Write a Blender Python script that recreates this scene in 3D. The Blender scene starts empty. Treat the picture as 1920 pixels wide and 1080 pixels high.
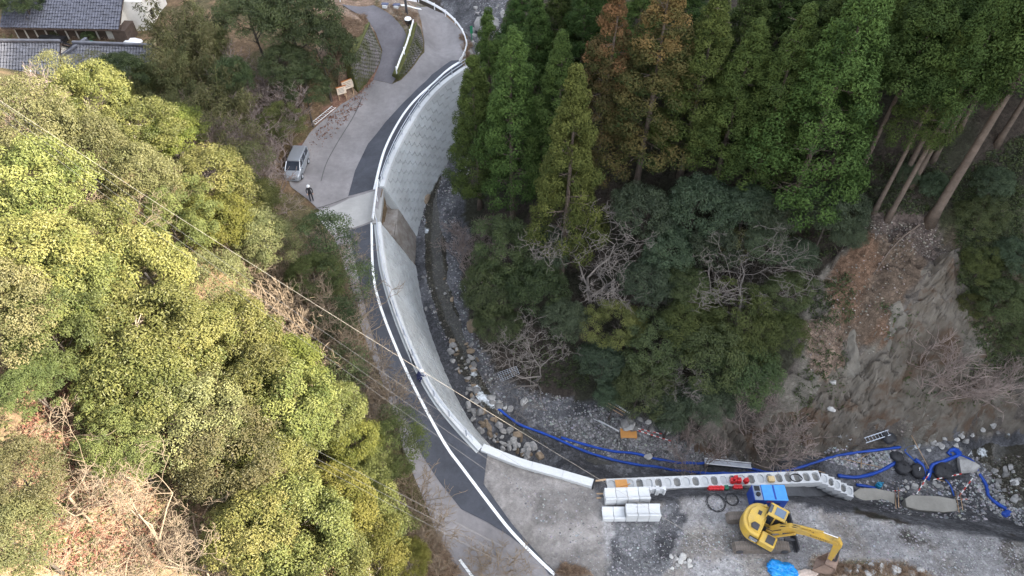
import bpy, bmesh, math, random
import numpy as np
from mathutils import Vector, Matrix
from mathutils.geometry import delaunay_2d_cdt

random.seed(11); rng = np.random.default_rng(11)
scene = bpy.context.scene
C = scene.collection
R = math.radians

# ---------------------------------------------------------------- camera, sky, sun, exposure
CAMZ, PITCH, F = 45.0, 48.0, 1297.0
cam_d = bpy.data.cameras.new('camera'); cam_d.sensor_width = 36.0; cam_d.lens = 36.0*F/1920.0
cam_d.clip_start = 0.5; cam_d.clip_end = 3000
cam = bpy.data.objects.new('camera', cam_d); C.objects.link(cam)
cam.location = (0, 0, CAMZ); cam.rotation_euler = (R(90-PITCH), 0, 0)
scene.camera = cam

SUN = Vector((0.85, -0.20, 0.50)).normalized()
SUN_EL = math.asin(SUN.z); SUN_AZ = math.atan2(SUN.x, SUN.y)
w = bpy.data.worlds.new('World'); scene.world = w; w.use_nodes = True
nt = w.node_tree; bg = nt.nodes['Background']
sky = nt.nodes.new('ShaderNodeTexSky'); sky.sky_type = 'NISHITA'; sky.sun_disc = False
sky.sun_elevation = SUN_EL; sky.sun_rotation = SUN_AZ
sky.air_density = 1.0; sky.dust_density = 2.0; sky.ozone_density = 1.0
hs = nt.nodes.new('ShaderNodeHueSaturation'); hs.inputs['Saturation'].default_value = 0.40
nt.links.new(sky.outputs[0], hs.inputs['Color']); nt.links.new(hs.outputs[0], bg.inputs['Color'])
bg.inputs['Strength'].default_value = 0.15
sl = bpy.data.lights.new('sun', 'SUN'); sl.energy = 4.0; sl.angle = R(0.5); sl.color = (1.0, 0.90, 0.74)
so = bpy.data.objects.new('sun', sl); C.objects.link(so)
so.rotation_euler = SUN.to_track_quat('Z', 'Y').to_euler(); so.location = (150, -40, 120)
vs = scene.view_settings
vs.view_transform = 'Standard'; vs.look = 'None'; vs.gamma = 1.0; vs.use_curve_mapping = False
vs.exposure = 2.55
scene.render.engine = 'CYCLES'
scene.cycles.max_bounces = 6; scene.cycles.diffuse_bounces = 3; scene.cycles.glossy_bounces = 2
scene.cycles.transparent_max_bounces = 8; scene.cycles.transmission_bounces = 3
scene.cycles.use_denoising = True

# ---------------------------------------------------------------- where a pixel of the survey photo lies on the ground
cp, sp = math.cos(R(PITCH)), math.sin(R(PITCH))
def ray(u, v):
    a, b = (u-960)/F, (540-v)/F
    return np.array((a, cp + b*sp, -sp + b*cp))
def P(u, v, h):
    d = ray(u, v); t = (h-CAMZ)/d[2]
    return Vector((d[0]*t, d[1]*t, h))
def pix(x, y, z):
    dz = np.asarray(z)-CAMZ
    dep = y*cp - dz*sp; upc = y*sp + dz*cp
    dep = np.maximum(dep, 0.5)
    return 960 + F*x/dep, 540 - F*upc/dep
def hit(u, v, Hf, n=30):
    h = 2.0
    for _ in range(n):
        p = P(u, v, h); h = 0.5*h + 0.5*float(Hf(np.array([p.x]), np.array([p.y]))[0])
    return P(u, v, h)

# ---------------------------------------------------------------- custom properties, meshes
def tag(o, label=None, cat=None, group=None, kind=None):
    if label: o['label'] = label
    if cat: o['category'] = cat
    if group: o['group'] = group
    if kind: o['kind'] = kind
    return o
def empty(name, loc=(0, 0, 0), rz=0.0, scale=1.0):
    o = bpy.data.objects.new(name, None); C.objects.link(o); o.empty_display_size = 0.2
    o.location = loc; o.rotation_euler = (0, 0, rz); o.scale = (scale,)*3
    return o
def link(name, mesh, parent=None, loc=None, rot=None, scale=None, mat=None):
    o = bpy.data.objects.new(name, mesh); C.objects.link(o)
    if parent: o.parent = parent
    if loc is not None: o.location = loc
    if rot is not None: o.rotation_euler = rot
    if scale is not None: o.scale = scale
    return o
def np_mesh(name, verts, faces, mat=None, smooth=False, attr=None, cattr=None):
    """verts (n,3), faces (m,k) with one k"""
    me = bpy.data.meshes.new(name)
    verts = np.asarray(verts, dtype=np.float32); faces = np.asarray(faces, dtype=np.int32)
    n, (m, k) = len(verts), faces.shape
    me.vertices.add(n); me.vertices.foreach_set('co', verts.ravel())
    me.loops.add(m*k); me.loops.foreach_set('vertex_index', faces.ravel())
    me.polygons.add(m); me.polygons.foreach_set('loop_start', np.arange(0, m*k, k, dtype=np.int32))
    me.polygons.foreach_set('loop_total', np.full(m, k, dtype=np.int32))
    me.polygons.foreach_set('use_smooth', np.full(m, smooth, dtype=bool))
    me.update(calc_edges=True)
    if attr:
        for nm, val in attr.items():
            a = me.attributes.new(nm, 'FLOAT', 'POINT'); a.data.foreach_set('value', np.asarray(val, dtype=np.float32).ravel())
    if cattr:
        for nm, val in cattr.items():
            a = me.attributes.new(nm, 'FLOAT_COLOR', 'POINT')
            v4 = np.ones((n, 4), dtype=np.float32); v4[:, :3] = val; a.data.foreach_set('color', v4.ravel())
    if mat: me.materials.append(mat)
    return me
def rotz(a): return Matrix.Rotation(a, 4, 'Z')
class MB:
    """collects solids, builds ONE mesh"""
    def __init__(s): s.v = []; s.f = []
    def add(s, vs_, fs, M=None):
        b = len(s.v)
        s.v += [tuple(M @ Vector(p)) if M is not None else tuple(p) for p in vs_]
        s.f += [tuple(i+b for i in f) for f in fs]
        return s
    def box(s, c, d, M=None, taper=1.0, rz=0.0):
        x, y, z = (k/2 for k in d); cc, ss = math.cos(rz), math.sin(rz); vs_ = []
        for sz in (-1, 1):
            t = taper if sz > 0 else 1
            for a, b in ((-1, -1), (1, -1), (1, 1), (-1, 1)):
                px, py = a*x*t, b*y*t
                vs_.append((c[0]+px*cc-py*ss, c[1]+px*ss+py*cc, c[2]+sz*z))
        return s.add(vs_, [(3, 2, 1, 0), (4, 5, 6, 7), (0, 1, 5, 4), (1, 2, 6, 5), (2, 3, 7, 6), (3, 0, 4, 7)], M)
    def prism(s, prof, y0, y1, M=None):
        """profile in x,z swept along y"""
        n = len(prof); vs_ = [(p[0], y0, p[1]) for p in prof] + [(p[0], y1, p[1]) for p in prof]
        fs = [tuple(range(n)), tuple(reversed(range(n, 2*n)))] + [(i, i+n, (i+1) % n+n, (i+1) % n) for i in range(n)]
        return s.add(vs_, fs, M)
    def plate(s, prof, z0, z1, M=None, top_scale=1.0):
        """outline in x,y raised from z0 to z1"""
        n = len(prof); cx = sum(p[0] for p in prof)/n; cy = sum(p[1] for p in prof)/n
        vs_ = [(p[0], p[1], z0) for p in prof] + [(cx+(p[0]-cx)*top_scale, cy+(p[1]-cy)*top_scale, z1) for p in prof]
        fs = [tuple(reversed(range(n))), tuple(range(n, 2*n))] + [(i, (i+1) % n, (i+1) % n+n, i+n) for i in range(n)]
        return s.add(vs_, fs, M)
    def tube(s, pts, r, n=6, M=None, cap=True):
        pts = [Vector(p) for p in pts]; rr = r if isinstance(r, (list, tuple)) else [r]*len(pts)
        vs_, fs = [], []; ref = Vector((0.13, 0.21, 0.97))
        for i, p in enumerate(pts):
            d = (pts[min(i+1, len(pts)-1)] - pts[max(i-1, 0)])
            d = d.normalized() if d.length > 1e-6 else Vector((0, 0, 1))
            a = d.cross(ref if abs(d.dot(ref)) < .95 else Vector((1, 0, 0))).normalized(); b = d.cross(a)
            for k in range(n):
                t = 2*math.pi*k/n; vs_.append(p + (a*math.cos(t)+b*math.sin(t))*rr[i])
        for i in range(len(pts)-1):
            for k in range(n):
                fs.append((i*n+k, i*n+(k+1) % n, (i+1)*n+(k+1) % n, (i+1)*n+k))
        if cap: fs += [tuple(reversed(range(n))), tuple(range((len(pts)-1)*n, len(pts)*n))]
        return s.add(vs_, fs, M)
    def cyl(s, c0, c1, r, n=12, M=None): return s.tube([c0, c1], r, n, M)
    def mesh(s, name, mat=None, smooth=False, bevel=0.0):
        me = bpy.data.meshes.new(name); me.from_pydata(s.v, [], s.f); me.update()
        if bevel or True:
            bm = bmesh.new(); bm.from_mesh(me)
            bmesh.ops.recalc_face_normals(bm, faces=bm.faces)
            if bevel: bmesh.ops.bevel(bm, geom=list(bm.edges), offset=bevel, segments=1, affect='EDGES', profile=0.5, clamp_overlap=True)
            bm.to_mesh(me); bm.free()
        if smooth:
            me.polygons.foreach_set('use_smooth', np.ones(len(me.polygons), dtype=bool))
        if mat: me.materials.append(mat)
        return me
    def build(s, name, mat=None, parent=None, smooth=False, bevel=0.0, **k):
        return link(name, s.mesh(name, mat, smooth, bevel), parent, **k)

# ---------------------------------------------------------------- value noise (for shapes, numpy)
def _hash(ix, iy, seed):
    h = (ix.astype(np.int64)*374761393 + iy.astype(np.int64)*668265263 + seed*974711) & 0x7fffffff
    h = ((h ^ (h >> 13))*1274126177) & 0x7fffffff
    return ((h ^ (h >> 16)) & 0xffff)/65535.0
def vnoise(x, y, seed=0):
    ix, iy = np.floor(x), np.floor(y); fx, fy = x-ix, y-iy
    fx = fx*fx*(3-2*fx); fy = fy*fy*(3-2*fy)
    a, b = _hash(ix, iy, seed), _hash(ix+1, iy, seed); c, d = _hash(ix, iy+1, seed), _hash(ix+1, iy+1, seed)
    return (a*(1-fx)+b*fx)*(1-fy) + (c*(1-fx)+d*fx)*fy
def fbm(x, y, octv=4, seed=0):
    s, a, t = 0, .5, 0
    for k in range(octv):
        s = s + a*vnoise(x*2**k, y*2**k, seed+k); t += a; a *= .5
    return s/t
def inpoly(px, py, poly):
    ins = np.zeros(np.shape(px), dtype=bool); n = len(poly)
    for i in range(n):
        x0, y0 = poly[i]; x1, y1 = poly[(i+1) % n]
        c = ((y0 > py) != (y1 > py)) & (px < (x1-x0)*(py-y0)/((y1-y0) if y1 != y0 else 1e-9) + x0)
        ins ^= c
    return ins
def polydist(px, py, line):
    """distance to an open polyline and height along it (third value of its points)"""
    best = np.full(np.shape(px), 1e9); hh = np.zeros(np.shape(px))
    for i in range(len(line)-1):
        ax, ay, az = line[i][:3]; bx, by, bz = line[i+1][:3]
        dx, dy = bx-ax, by-ay; L = dx*dx+dy*dy+1e-9
        t = np.clip(((px-ax)*dx + (py-ay)*dy)/L, 0, 1)
        d = np.hypot(px-ax-t*dx, py-ay-t*dy); m = d < best
        best = np.where(m, d, best); hh = np.where(m, az+t*(bz-az), hh)
    return best, hh
def sstep(a, b, x):
    t = np.clip((x-a)/(b-a), 0, 1); return t*t*(3-2*t)

# ---------------------------------------------------------------- materials
def new_mat(name):
    m = bpy.data.materials.new(name); m.use_nodes = True
    return m, m.node_tree, m.node_tree.nodes['Principled BSDF']
def nd(t, kind, **k):
    n = t.nodes.new(kind)
    for a, b in k.items():
        if a in n.inputs: n.inputs[a].default_value = b
        else: setattr(n, a, b)
    return n
def mat(name, col, rough=.7, var=.25, scale=3.0, bump=.0, bscale=20.0, metal=0.0, spec=.3, col2=None, scale2=None, coords='Object'):
    """base colour with soft wear: two noises shift its value, a third gives fine relief"""
    m, t, b = new_mat(name); b.inputs['Roughness'].default_value = rough; b.inputs['Metallic'].default_value = metal
    b.inputs['Specular IOR Level'].default_value = spec
    tc = nd(t, 'ShaderNodeTexCoord'); n1 = nd(t, 'ShaderNodeTexNoise', Scale=scale, Detail=6.0, Roughness=.65)
    t.links.new(tc.outputs[coords], n1.inputs['Vector'])
    rp = nd(t, 'ShaderNodeValToRGB'); rp.color_ramp.elements[0].position = .3; rp.color_ramp.elements[1].position = .7
    lo = tuple(c*(1-var) for c in col) if col2 is None else col2
    hi = tuple(min(1, c*(1+var)) for c in col) if col2 is None else col
    rp.color_ramp.elements[0].color = (*lo, 1); rp.color_ramp.elements[1].color = (*hi, 1)
    t.links.new(n1.outputs['Fac'], rp.inputs['Fac'])
    n3 = nd(t, 'ShaderNodeTexNoise', Scale=scale*7.3, Detail=5.0, Roughness=.75); t.links.new(tc.outputs[coords], n3.inputs['Vector'])
    m3 = nd(t, 'ShaderNodeMapRange'); m3.inputs['From Min'].default_value = .3; m3.inputs['From Max'].default_value = .7; m3.inputs['To Min'].default_value = 1-var*.45; m3.inputs['To Max'].default_value = 1+var*.35; t.links.new(n3.outputs['Fac'], m3.inputs['Value'])
    v3 = nd(t, 'ShaderNodeVectorMath', operation='SCALE'); t.links.new(rp.outputs['Color'], v3.inputs[0]); t.links.new(m3.outputs[0], v3.inputs['Scale']); t.links.new(v3.outputs[0], b.inputs['Base Color'])
    if bump:
        n2 = nd(t, 'ShaderNodeTexNoise', Scale=bscale, Detail=5.0); t.links.new(tc.outputs[coords], n2.inputs['Vector'])
        bp = nd(t, 'ShaderNodeBump', Strength=bump, Distance=.05); t.links.new(n2.outputs['Fac'], bp.inputs['Height'])
        t.links.new(bp.outputs['Normal'], b.inputs['Normal'])
    return m
def paint(name, col, rough=.4, metal=0., var=.12, spec=.5, scale=2.0): return mat(name, col, rough, var, scale, metal=metal, spec=spec)
def ground_mat():
    m, t, b = new_mat('ground'); b.inputs['Roughness'].default_value = .95; b.inputs['Specular IOR Level'].default_value = .15
    at = nd(t, 'ShaderNodeAttribute', attribute_name='tint'); pe = nd(t, 'ShaderNodeAttribute', attribute_name='pebble')
    tc = nd(t, 'ShaderNodeTexCoord')
    vo = nd(t, 'ShaderNodeTexVoronoi', Scale=4.5); vo2 = nd(t, 'ShaderNodeTexVoronoi', Scale=11.0)
    nz = nd(t, 'ShaderNodeTexNoise', Scale=1.1, Detail=8.0, Roughness=.7)
    for n in (vo, vo2, nz): t.links.new(tc.outputs['Object'], n.inputs['Vector'])
    s1 = nd(t, 'ShaderNodeSeparateColor'); t.links.new(vo.outputs['Color'], s1.inputs[0])
    s2 = nd(t, 'ShaderNodeSeparateColor'); t.links.new(vo2.outputs['Color'], s2.inputs[0])
    p1 = nd(t, 'ShaderNodeMapRange'); p1.inputs['From Min'].default_value = .75; p1.inputs['From Max'].default_value = 1; p1.inputs['To Min'].default_value = 0; p1.inputs['To Max'].default_value = 1.1
    t.links.new(s1.outputs[0], p1.inputs['Value'])
    p2 = nd(t, 'ShaderNodeMapRange'); p2.inputs['To Min'].default_value = -.35; p2.inputs['To Max'].default_value = .55
    t.links.new(s2.outputs[0], p2.inputs['Value'])
    ad = nd(t, 'ShaderNodeMath', operation='ADD'); t.links.new(p1.outputs[0], ad.inputs[0]); t.links.new(p2.outputs[0], ad.inputs[1])
    mu = nd(t, 'ShaderNodeMath', operation='MULTIPLY'); t.links.new(ad.outputs[0], mu.inputs[0]); t.links.new(pe.outputs['Fac'], mu.inputs[1])
    nr = nd(t, 'ShaderNodeMapRange'); nr.inputs['From Min'].default_value = .3; nr.inputs['From Max'].default_value = .7; nr.inputs['To Min'].default_value = .62; nr.inputs['To Max'].default_value = 1.32
    t.links.new(nz.outputs['Fac'], nr.inputs['Value'])
    a2 = nd(t, 'ShaderNodeMath', operation='ADD'); t.links.new(mu.outputs[0], a2.inputs[0]); t.links.new(nr.outputs[0], a2.inputs[1])
    vm = nd(t, 'ShaderNodeVectorMath', operation='SCALE'); t.links.new(at.outputs['Color'], vm.inputs[0]); t.links.new(a2.outputs[0], vm.inputs['Scale'])
    t.links.new(vm.outputs[0], b.inputs['Base Color'])
    bn = nd(t, 'ShaderNodeTexNoise', Scale=3.2, Detail=9.0, Roughness=.72); t.links.new(tc.outputs['Object'], bn.inputs['Vector'])
    bp = nd(t, 'ShaderNodeBump', Strength=.9, Distance=.25); t.links.new(bn.outputs['Fac'], bp.inputs['Height'])
    bp2 = nd(t, 'ShaderNodeBump', Strength=.45, Distance=.08); t.links.new(s2.outputs[0], bp2.inputs['Height']); t.links.new(bp.outputs['Normal'], bp2.inputs['Normal'])
    t.links.new(bp2.outputs['Normal'], b.inputs['Normal'])
    return m
def leaf_mat(name, dark, light, trans=.35, rough=.55, gloss=.25):
    """leaves: colour runs between two greens per clump, crown clump tops painted lighter as shading (tint), and per tree (object random)"""
    m, t, b = new_mat(name); out = t.nodes['Material Output']
    b.inputs['Roughness'].default_value = rough; b.inputs['Specular IOR Level'].default_value = gloss
    at = nd(t, 'ShaderNodeAttribute', attribute_name='tint'); oi = nd(t, 'ShaderNodeObjectInfo')
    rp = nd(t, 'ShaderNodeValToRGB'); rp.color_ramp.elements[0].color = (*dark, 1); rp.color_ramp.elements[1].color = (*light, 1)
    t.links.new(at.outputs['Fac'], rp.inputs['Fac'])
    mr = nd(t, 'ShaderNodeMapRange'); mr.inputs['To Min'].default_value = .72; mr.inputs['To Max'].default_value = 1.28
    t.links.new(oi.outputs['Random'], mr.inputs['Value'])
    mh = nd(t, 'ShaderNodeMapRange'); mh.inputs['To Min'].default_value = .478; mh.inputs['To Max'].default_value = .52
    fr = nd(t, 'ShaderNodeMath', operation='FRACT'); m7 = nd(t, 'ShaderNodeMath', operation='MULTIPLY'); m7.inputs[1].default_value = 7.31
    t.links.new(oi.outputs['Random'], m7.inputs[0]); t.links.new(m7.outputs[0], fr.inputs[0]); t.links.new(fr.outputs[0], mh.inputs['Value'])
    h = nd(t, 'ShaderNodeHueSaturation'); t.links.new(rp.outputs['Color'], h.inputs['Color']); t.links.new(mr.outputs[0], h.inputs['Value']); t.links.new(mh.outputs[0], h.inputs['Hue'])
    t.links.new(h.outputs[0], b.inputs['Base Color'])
    tr = nd(t, 'ShaderNodeBsdfTranslucent'); t.links.new(h.outputs[0], tr.inputs['Color'])
    mx = nd(t, 'ShaderNodeMixShader', Fac=trans); t.links.new(b.outputs[0], mx.inputs[1]); t.links.new(tr.outputs[0], mx.inputs[2])
    t.links.new(mx.outputs[0], out.inputs['Surface'])
    return m

# ---------------------------------------------------------------- terrain heights
class RBF:
    """smooth surface through surveyed heights (multiquadric)"""
    def __init__(s, pts, c=3.5):
        s.p = np.array([p[:2] for p in pts], float); z = np.array([p[2] for p in pts], float); s.c = c
        n = len(z); r = np.hypot(s.p[:, None, 0]-s.p[None, :, 0], s.p[:, None, 1]-s.p[None, :, 1])
        A = np.zeros((n+3, n+3)); A[:n, :n] = np.sqrt(r*r+c*c) + np.eye(n)*-0.02
        A[:n, n] = 1; A[:n, n+1:] = s.p; A[n, :n] = 1; A[n+1:, :n] = s.p.T
        s.w = np.linalg.solve(A, np.concatenate([z, [0, 0, 0]]))
    def __call__(s, x, y):
        x = np.asarray(x, float); y = np.asarray(y, float); out = s.w[-3] + s.w[-2]*x + s.w[-1]*y
        for (a, b), k in zip(s.p, s.w[:-3]): out = out + k*np.sqrt((x-a)**2+(y-b)**2+s.c**2)
        return out
wall_top_px = [(880, 126, 5.6), (838, 155, 5.3), (803, 190, 5.0), (775, 230, 4.5), (752, 270, 4.0), (734, 310, 3.6), (720, 352, 3.2), (714, 385, 3.0), (714, 418, 2.8),
               (718, 455, 2.5), (724, 500, 2.2), (737, 550, 1.9), (754, 600, 1.7), (775, 652, 1.4), (799, 704, 1.2), (828, 752, .95), (866, 798, .75), (905, 840, .6)]
wall_top = [P(*p) for p in wall_top_px]
low_wall = [P(*p) for p in ((905, 840, .6), (970, 866, .5), (1040, 886, .4), (1112, 907, .3))]
edge_site = [P(*p) for p in ((1112, 907, .3), (1120, 925, .1), (1170, 940, 0), (1230, 938, 0), (1300, 926, 0), (1400, 922, 0), (1480, 938, 0), (1550, 950, -.1), (1640, 972, -.2), (1750, 990, -.3), (1850, 1004, -.3), (1930, 1018, -.3), (2300, 1060, -.3))]
edge_up = [P(*p) for p in ((690, -45, 7.2), (775, 0, 6.6), (840, 28, 6.2), (874, 65, 5.9), (880, 95, 5.7), (876, 128, 5.6))]
HL_px = [(1112, 907, .3), (1000, 890, .45), (908, 850, .6), (1000, 980, .2), (1040, 1075, 0), (1140, 1080, 0), (1250, 1000, 0), (1400, 1000, 0), (1550, 1000, -.1), (1900, 1060, -.3), (1600, 1075, 0.25), (1920, 1020, -.3), (1170, 940, 0), (1400, 922, 0),
    (870, 1075, 0), (790, 900, .6), (762, 780, 1.0), (700, 640, 1.6), (660, 520, 2.2), (640, 420, 2.8), (560, 335, 3.6), (555, 270, 4.1), (640, 190, 5.0), (700, 150, 5.6),
    (800, 130, 5.5), (830, 100, 5.75), (850, 60, 5.95), (825, 25, 6.2), (800, 60, 6.0), (800, 90, 5.8),
    (742, 132, 6.1), (735, 92, 7.2), (728, 58, 8.2), (700, 25, 9.0), (660, 8, 9.3), (770, 45, 8.4), (772, 70, 7.9), (765, 12, 8.8), (748, 90, 7.2), (715, 100, 7.0),
    (672, 90, 7.2), (645, 120, 6.8), (690, 42, 8.8), (640, 50, 9.0),
    (600, 480, 3.2), (450, 560, 7), (300, 560, 11), (100, 560, 15), (0, 600, 17), (560, 680, 4.5), (400, 720, 9), (200, 720, 13), (0, 760, 16),
    (650, 880, 4), (450, 900, 8), (250, 900, 12), (50, 900, 15), (700, 1080, 3), (400, 1080, 9), (100, 1080, 13), (0, 1080, 14.5),
    (450, 330, 5.5), (300, 330, 9), (100, 330, 14), (0, 330, 16), (600, 210, 5.2), (450, 200, 7), (300, 200, 8.2), (100, 190, 10.5), (0, 190, 13),
    (600, 110, 8.5), (500, 110, 8.6), (300, 110, 8), (100, 110, 7.6), (0, 110, 7.6), (130, 60, 8), (0, 60, 8), (260, 60, 8), (400, 60, 9), (560, 50, 9.6), (130, 0, 8.5), (400, 0, 9.5), (600, 0, 10)]
HL_w = [(-60, 20, 35), (-60, 45, 28), (-80, 75, 14), (-60, 100, 10), (-95, 100, 20), (0, 125, 11), (-40, 125, 12), (-42, 0, 25), (-22, -25, 12), (-60, -25, 36), (-100, 30, 60), (30, -30, -2), (60, -20, 0), (0, -60, -2), (-300, 50, 120), (-200, 300, 120), (0, 400, 60)]
HL = RBF([tuple(P(*p)) for p in HL_px + wall_top_px + [(690, -45, 7.2), (775, 0, 6.6), (840, 28, 6.2), (874, 65, 5.9), (880, 95, 5.7)]] + HL_w)
HR_px = [(905, 20, 3.6), (900, 80, 3.0), (890, 150, 1.8), (858, 230, 0), (845, 260, -.6), (800, 380, -2.0), (790, 450, -2.7), (820, 520, -3.0), (850, 620, -3.6), (900, 740, -4.3), (960, 800, -4.7), (1100, 870, -5.0), (1300, 880, -5.1), (1500, 890, -5.2), (1700, 890, -5.3), (1900, 890, -5.2), (1750, 940, -5.3), (1600, 930, -5.0), (1880, 950, -5.4),
    (1150, 830, -4.3), (1050, 790, -4.2), (1000, 750, -3.8), (940, 690, -3.4), (885, 580, -2.9), (868, 480, -2.4), (890, 400, -1.4), (870, 320, -.6), (945, 640, -2.0), (1000, 700, -2.6),
    (957, 420, 0), (1050, 525, 1.0), (980, 560, -.2), (1000, 330, 2.5), (950, 180, 4.5), (960, 50, 5.5), (1100, 740, -2.8), (1170, 770, -3.4), (1270, 815, -3.4), (1450, 865, -4.4), (1600, 845, -4.5), (1300, 700, -.5), (1200, 600, 1.2), (1300, 500, 4), (1300, 400, 6.5), (1500, 450, 7.0), (1500, 650, 1.6), (1580, 760, -1.8), (1640, 640, 3.2), (1640, 480, 8.2), (1640, 420, 9.8),
    (1745, 415, 10.6), (1870, 450, 10.5), (1890, 640, 4.5), (1860, 770, -2.6), (1720, 800, -2.6), (1760, 640, 4.0), (1200, 200, 11), (1500, 200, 14), (1800, 200, 16.5), (1920, 0, 21), (1500, 0, 19.5), (1200, 0, 15), (1000, 0, 8.5), (1100, 300, 7.0), (1400, 300, 10.5)]
RIDGE = [(-80, 66), (-60, 68), (-40, 72), (-30, 75), (-21, 78), (-12, 81.5), (-3, 85.5), (4, 90), (10, 95), (15, 102), (20, 108), (26, 113), (32, 118), (60, 129), (100, 137)]
HR_w = [(120, a, b) for a, b in RIDGE] + [(128, a, b+3.5) for a, b in RIDGE] + [(113, a, b-5) for a, b in RIDGE] + [(80, -40, 45), (80, 0, 52), (80, 40, 60), (80, 100, 77), (175, -30, 100), (175, 0, 112), (175, 60, 145), (60, -5, 20), (55, 20, 8), (52, 30, 18), (0, 130, 22), (40, 140, 50), (300, 0, 90), (300, 200, 150), (50, 400, 90)]
HR = RBF([tuple(P(*p)) for p in HR_px] + HR_w)
river_poly = [tuple(p[:2]) for p in edge_up] + [tuple(p[:2]) for p in wall_top[1:]] + [tuple(p[:2]) for p in low_wall[1:]] + [tuple(p[:2]) for p in edge_site[1:]] + [(62, 8), (75, -700), (700, -700), (700, 700), (edge_up[0].x, 700)]
site_l = [tuple(p) for p in edge_site]; up_l = [tuple(p) for p in edge_up]
bank_pts = [(655, 118, 9.0), (665, 100, 9.6), (676, 80, 9.9), (684, 62, 9.8), (692, 44, 9.6), (675, 25, 9.9), (640, 20, 10.2), (610, 60, 9.8), (620, 110, 9.0)]
bank_w = [tuple(P(*p))[:2] for p in bank_pts]; bank_z = RBF([tuple(P(*p)) for p in bank_pts])
def ground_h(x, y, rough=True):
    x = np.asarray(x, float); y = np.asarray(y, float)
    riv = inpoly(x, y, river_poly); hl = HL(x, y); hr = HR(x, y)
    d1, e1 = polydist(x, y, site_l); d2, e2 = polydist(x, y, up_l)
    wob = (fbm(x*.5, y*.5, 3, 5)-.5)
    hr = np.maximum(hr, e1 - (1.15+.5*wob)*d1); hr = np.maximum(hr, e2 - (1.1+.4*wob)*d2)
    bk = inpoly(x, y, bank_w); hl = np.where(bk, np.maximum(hl, bank_z(x, y)), hl)
    return np.where(riv, hr, hl), riv
def Hland(x, y): return HL(x, y)
def Hriver(x, y): return ground_h(x, y)[0]

# ---------------------------------------------------------------- road outlines (survey pixels)
left_edge = [(700, 150), (668, 178), (640, 195), (610, 222), (580, 250), (556, 285), (538, 325), (545, 350), (575, 372), (600, 395), (620, 430), (640, 480), (655, 540), (672, 600), (690, 650), (715, 710), (735, 770), (752, 830), (775, 890), (800, 950), (822, 1010), (850, 1075), (870, 1110)]
right_edge = [(868, 62), (875, 92), (866, 120)] + [(p[0]-4, p[1]+2) for p in wall_top_px[1:]] + [(908, 850), (906, 908), (962, 985), (1020, 1052), (1060, 1110)]
top_edge = [(700, 150), (735, 158), (752, 150), (775, 125), (796, 98), (796, 80), (790, 40), (780, 12), (800, 12), (830, 25)]
road_px = top_edge + right_edge + left_edge[::-1][:-1]
branch_px = [(700, 150), (712, 120), (717, 95), (705, 62), (688, 36), (655, 18), (640, 8), (700, 10), (735, 30), (757, 55), (768, 80), (764, 105), (747, 140), (735, 158)]
upper_new_px = [(846, 114), (810, 140), (770, 180), (722, 230), (690, 270), (666, 320), (653, 368), (703, 354)] + [(p[0]-7, p[1]) for p in wall_top_px[6:0:-1]] + [(868, 124), (862, 113)]
lower_new_px = [(655, 432), (703, 416)] + [(p[0]-7, p[1]+1) for p in wall_top_px[8:]] + [(914, 850), (907, 908), (962, 985), (1020, 1052), (1048, 1080), (1030, 1078), (1000, 1040), (955, 1005), (915, 980), (865, 955), (825, 905), (795, 860), (768, 800), (740, 742), (715, 680), (690, 600), (672, 520)]
def world_poly(px, Hf=HL): return [tuple(hit(u, v, Hf))[:2] for u, v in px]
road_w, branch_w = world_poly(road_px), world_poly(branch_px)

def drape(poly, z_off, step=.8, Hf=HL, extra=None):
    """a sheet over the outline following the land, denser inside"""
    pts = []
    for i in range(len(poly)):
        a, b = Vector(poly[i]), Vector(poly[(i+1) % len(poly)]); n = max(1, int((b-a).length/step))
        pts += [a.lerp(b, k/n) for k in range(n)]
    nb = len(pts); arr = np.array([tuple(p) for p in pts])
    gx, gy = np.meshgrid(np.arange(arr[:, 0].min(), arr[:, 0].max(), step), np.arange(arr[:, 1].min(), arr[:, 1].max(), step))
    gx, gy = gx.ravel(), gy.ravel(); ok = inpoly(gx, gy, [tuple(p) for p in arr])
    dl, _ = polydist(gx, gy, [(*p, 0) for p in arr] + [(*arr[0], 0)]); ok &= dl > step*.35
    pts += [Vector((a, b)) for a, b in zip(gx[ok], gy[ok])]
    res = delaunay_2d_cdt(pts, [(i, (i+1) % nb) for i in range(nb)], [], 1, 1e-5)
    v2 = np.array([tuple(v) for v in res[0]]); z = Hf(v2[:, 0], v2[:, 1]) + z_off
    return np.column_stack([v2, z]), np.array([f for f in res[2] if len(f) == 3])
def sheet(name, px, z_off, material, step=.8, Hf=HL, poly=None, kind='structure', parent=None):
    v, f = drape(poly or world_poly(px, Hf), z_off, step, Hf)
    a, b, c = v[f[:, 0]], v[f[:, 1]], v[f[:, 2]]
    flip = np.cross(b-a, c-a)[:, 2] < 0; f[flip] = f[flip][:, ::-1]
    o = link(name, np_mesh(name, v, f, material, smooth=True), parent)
    if kind: o['kind'] = kind
    return o
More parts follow.
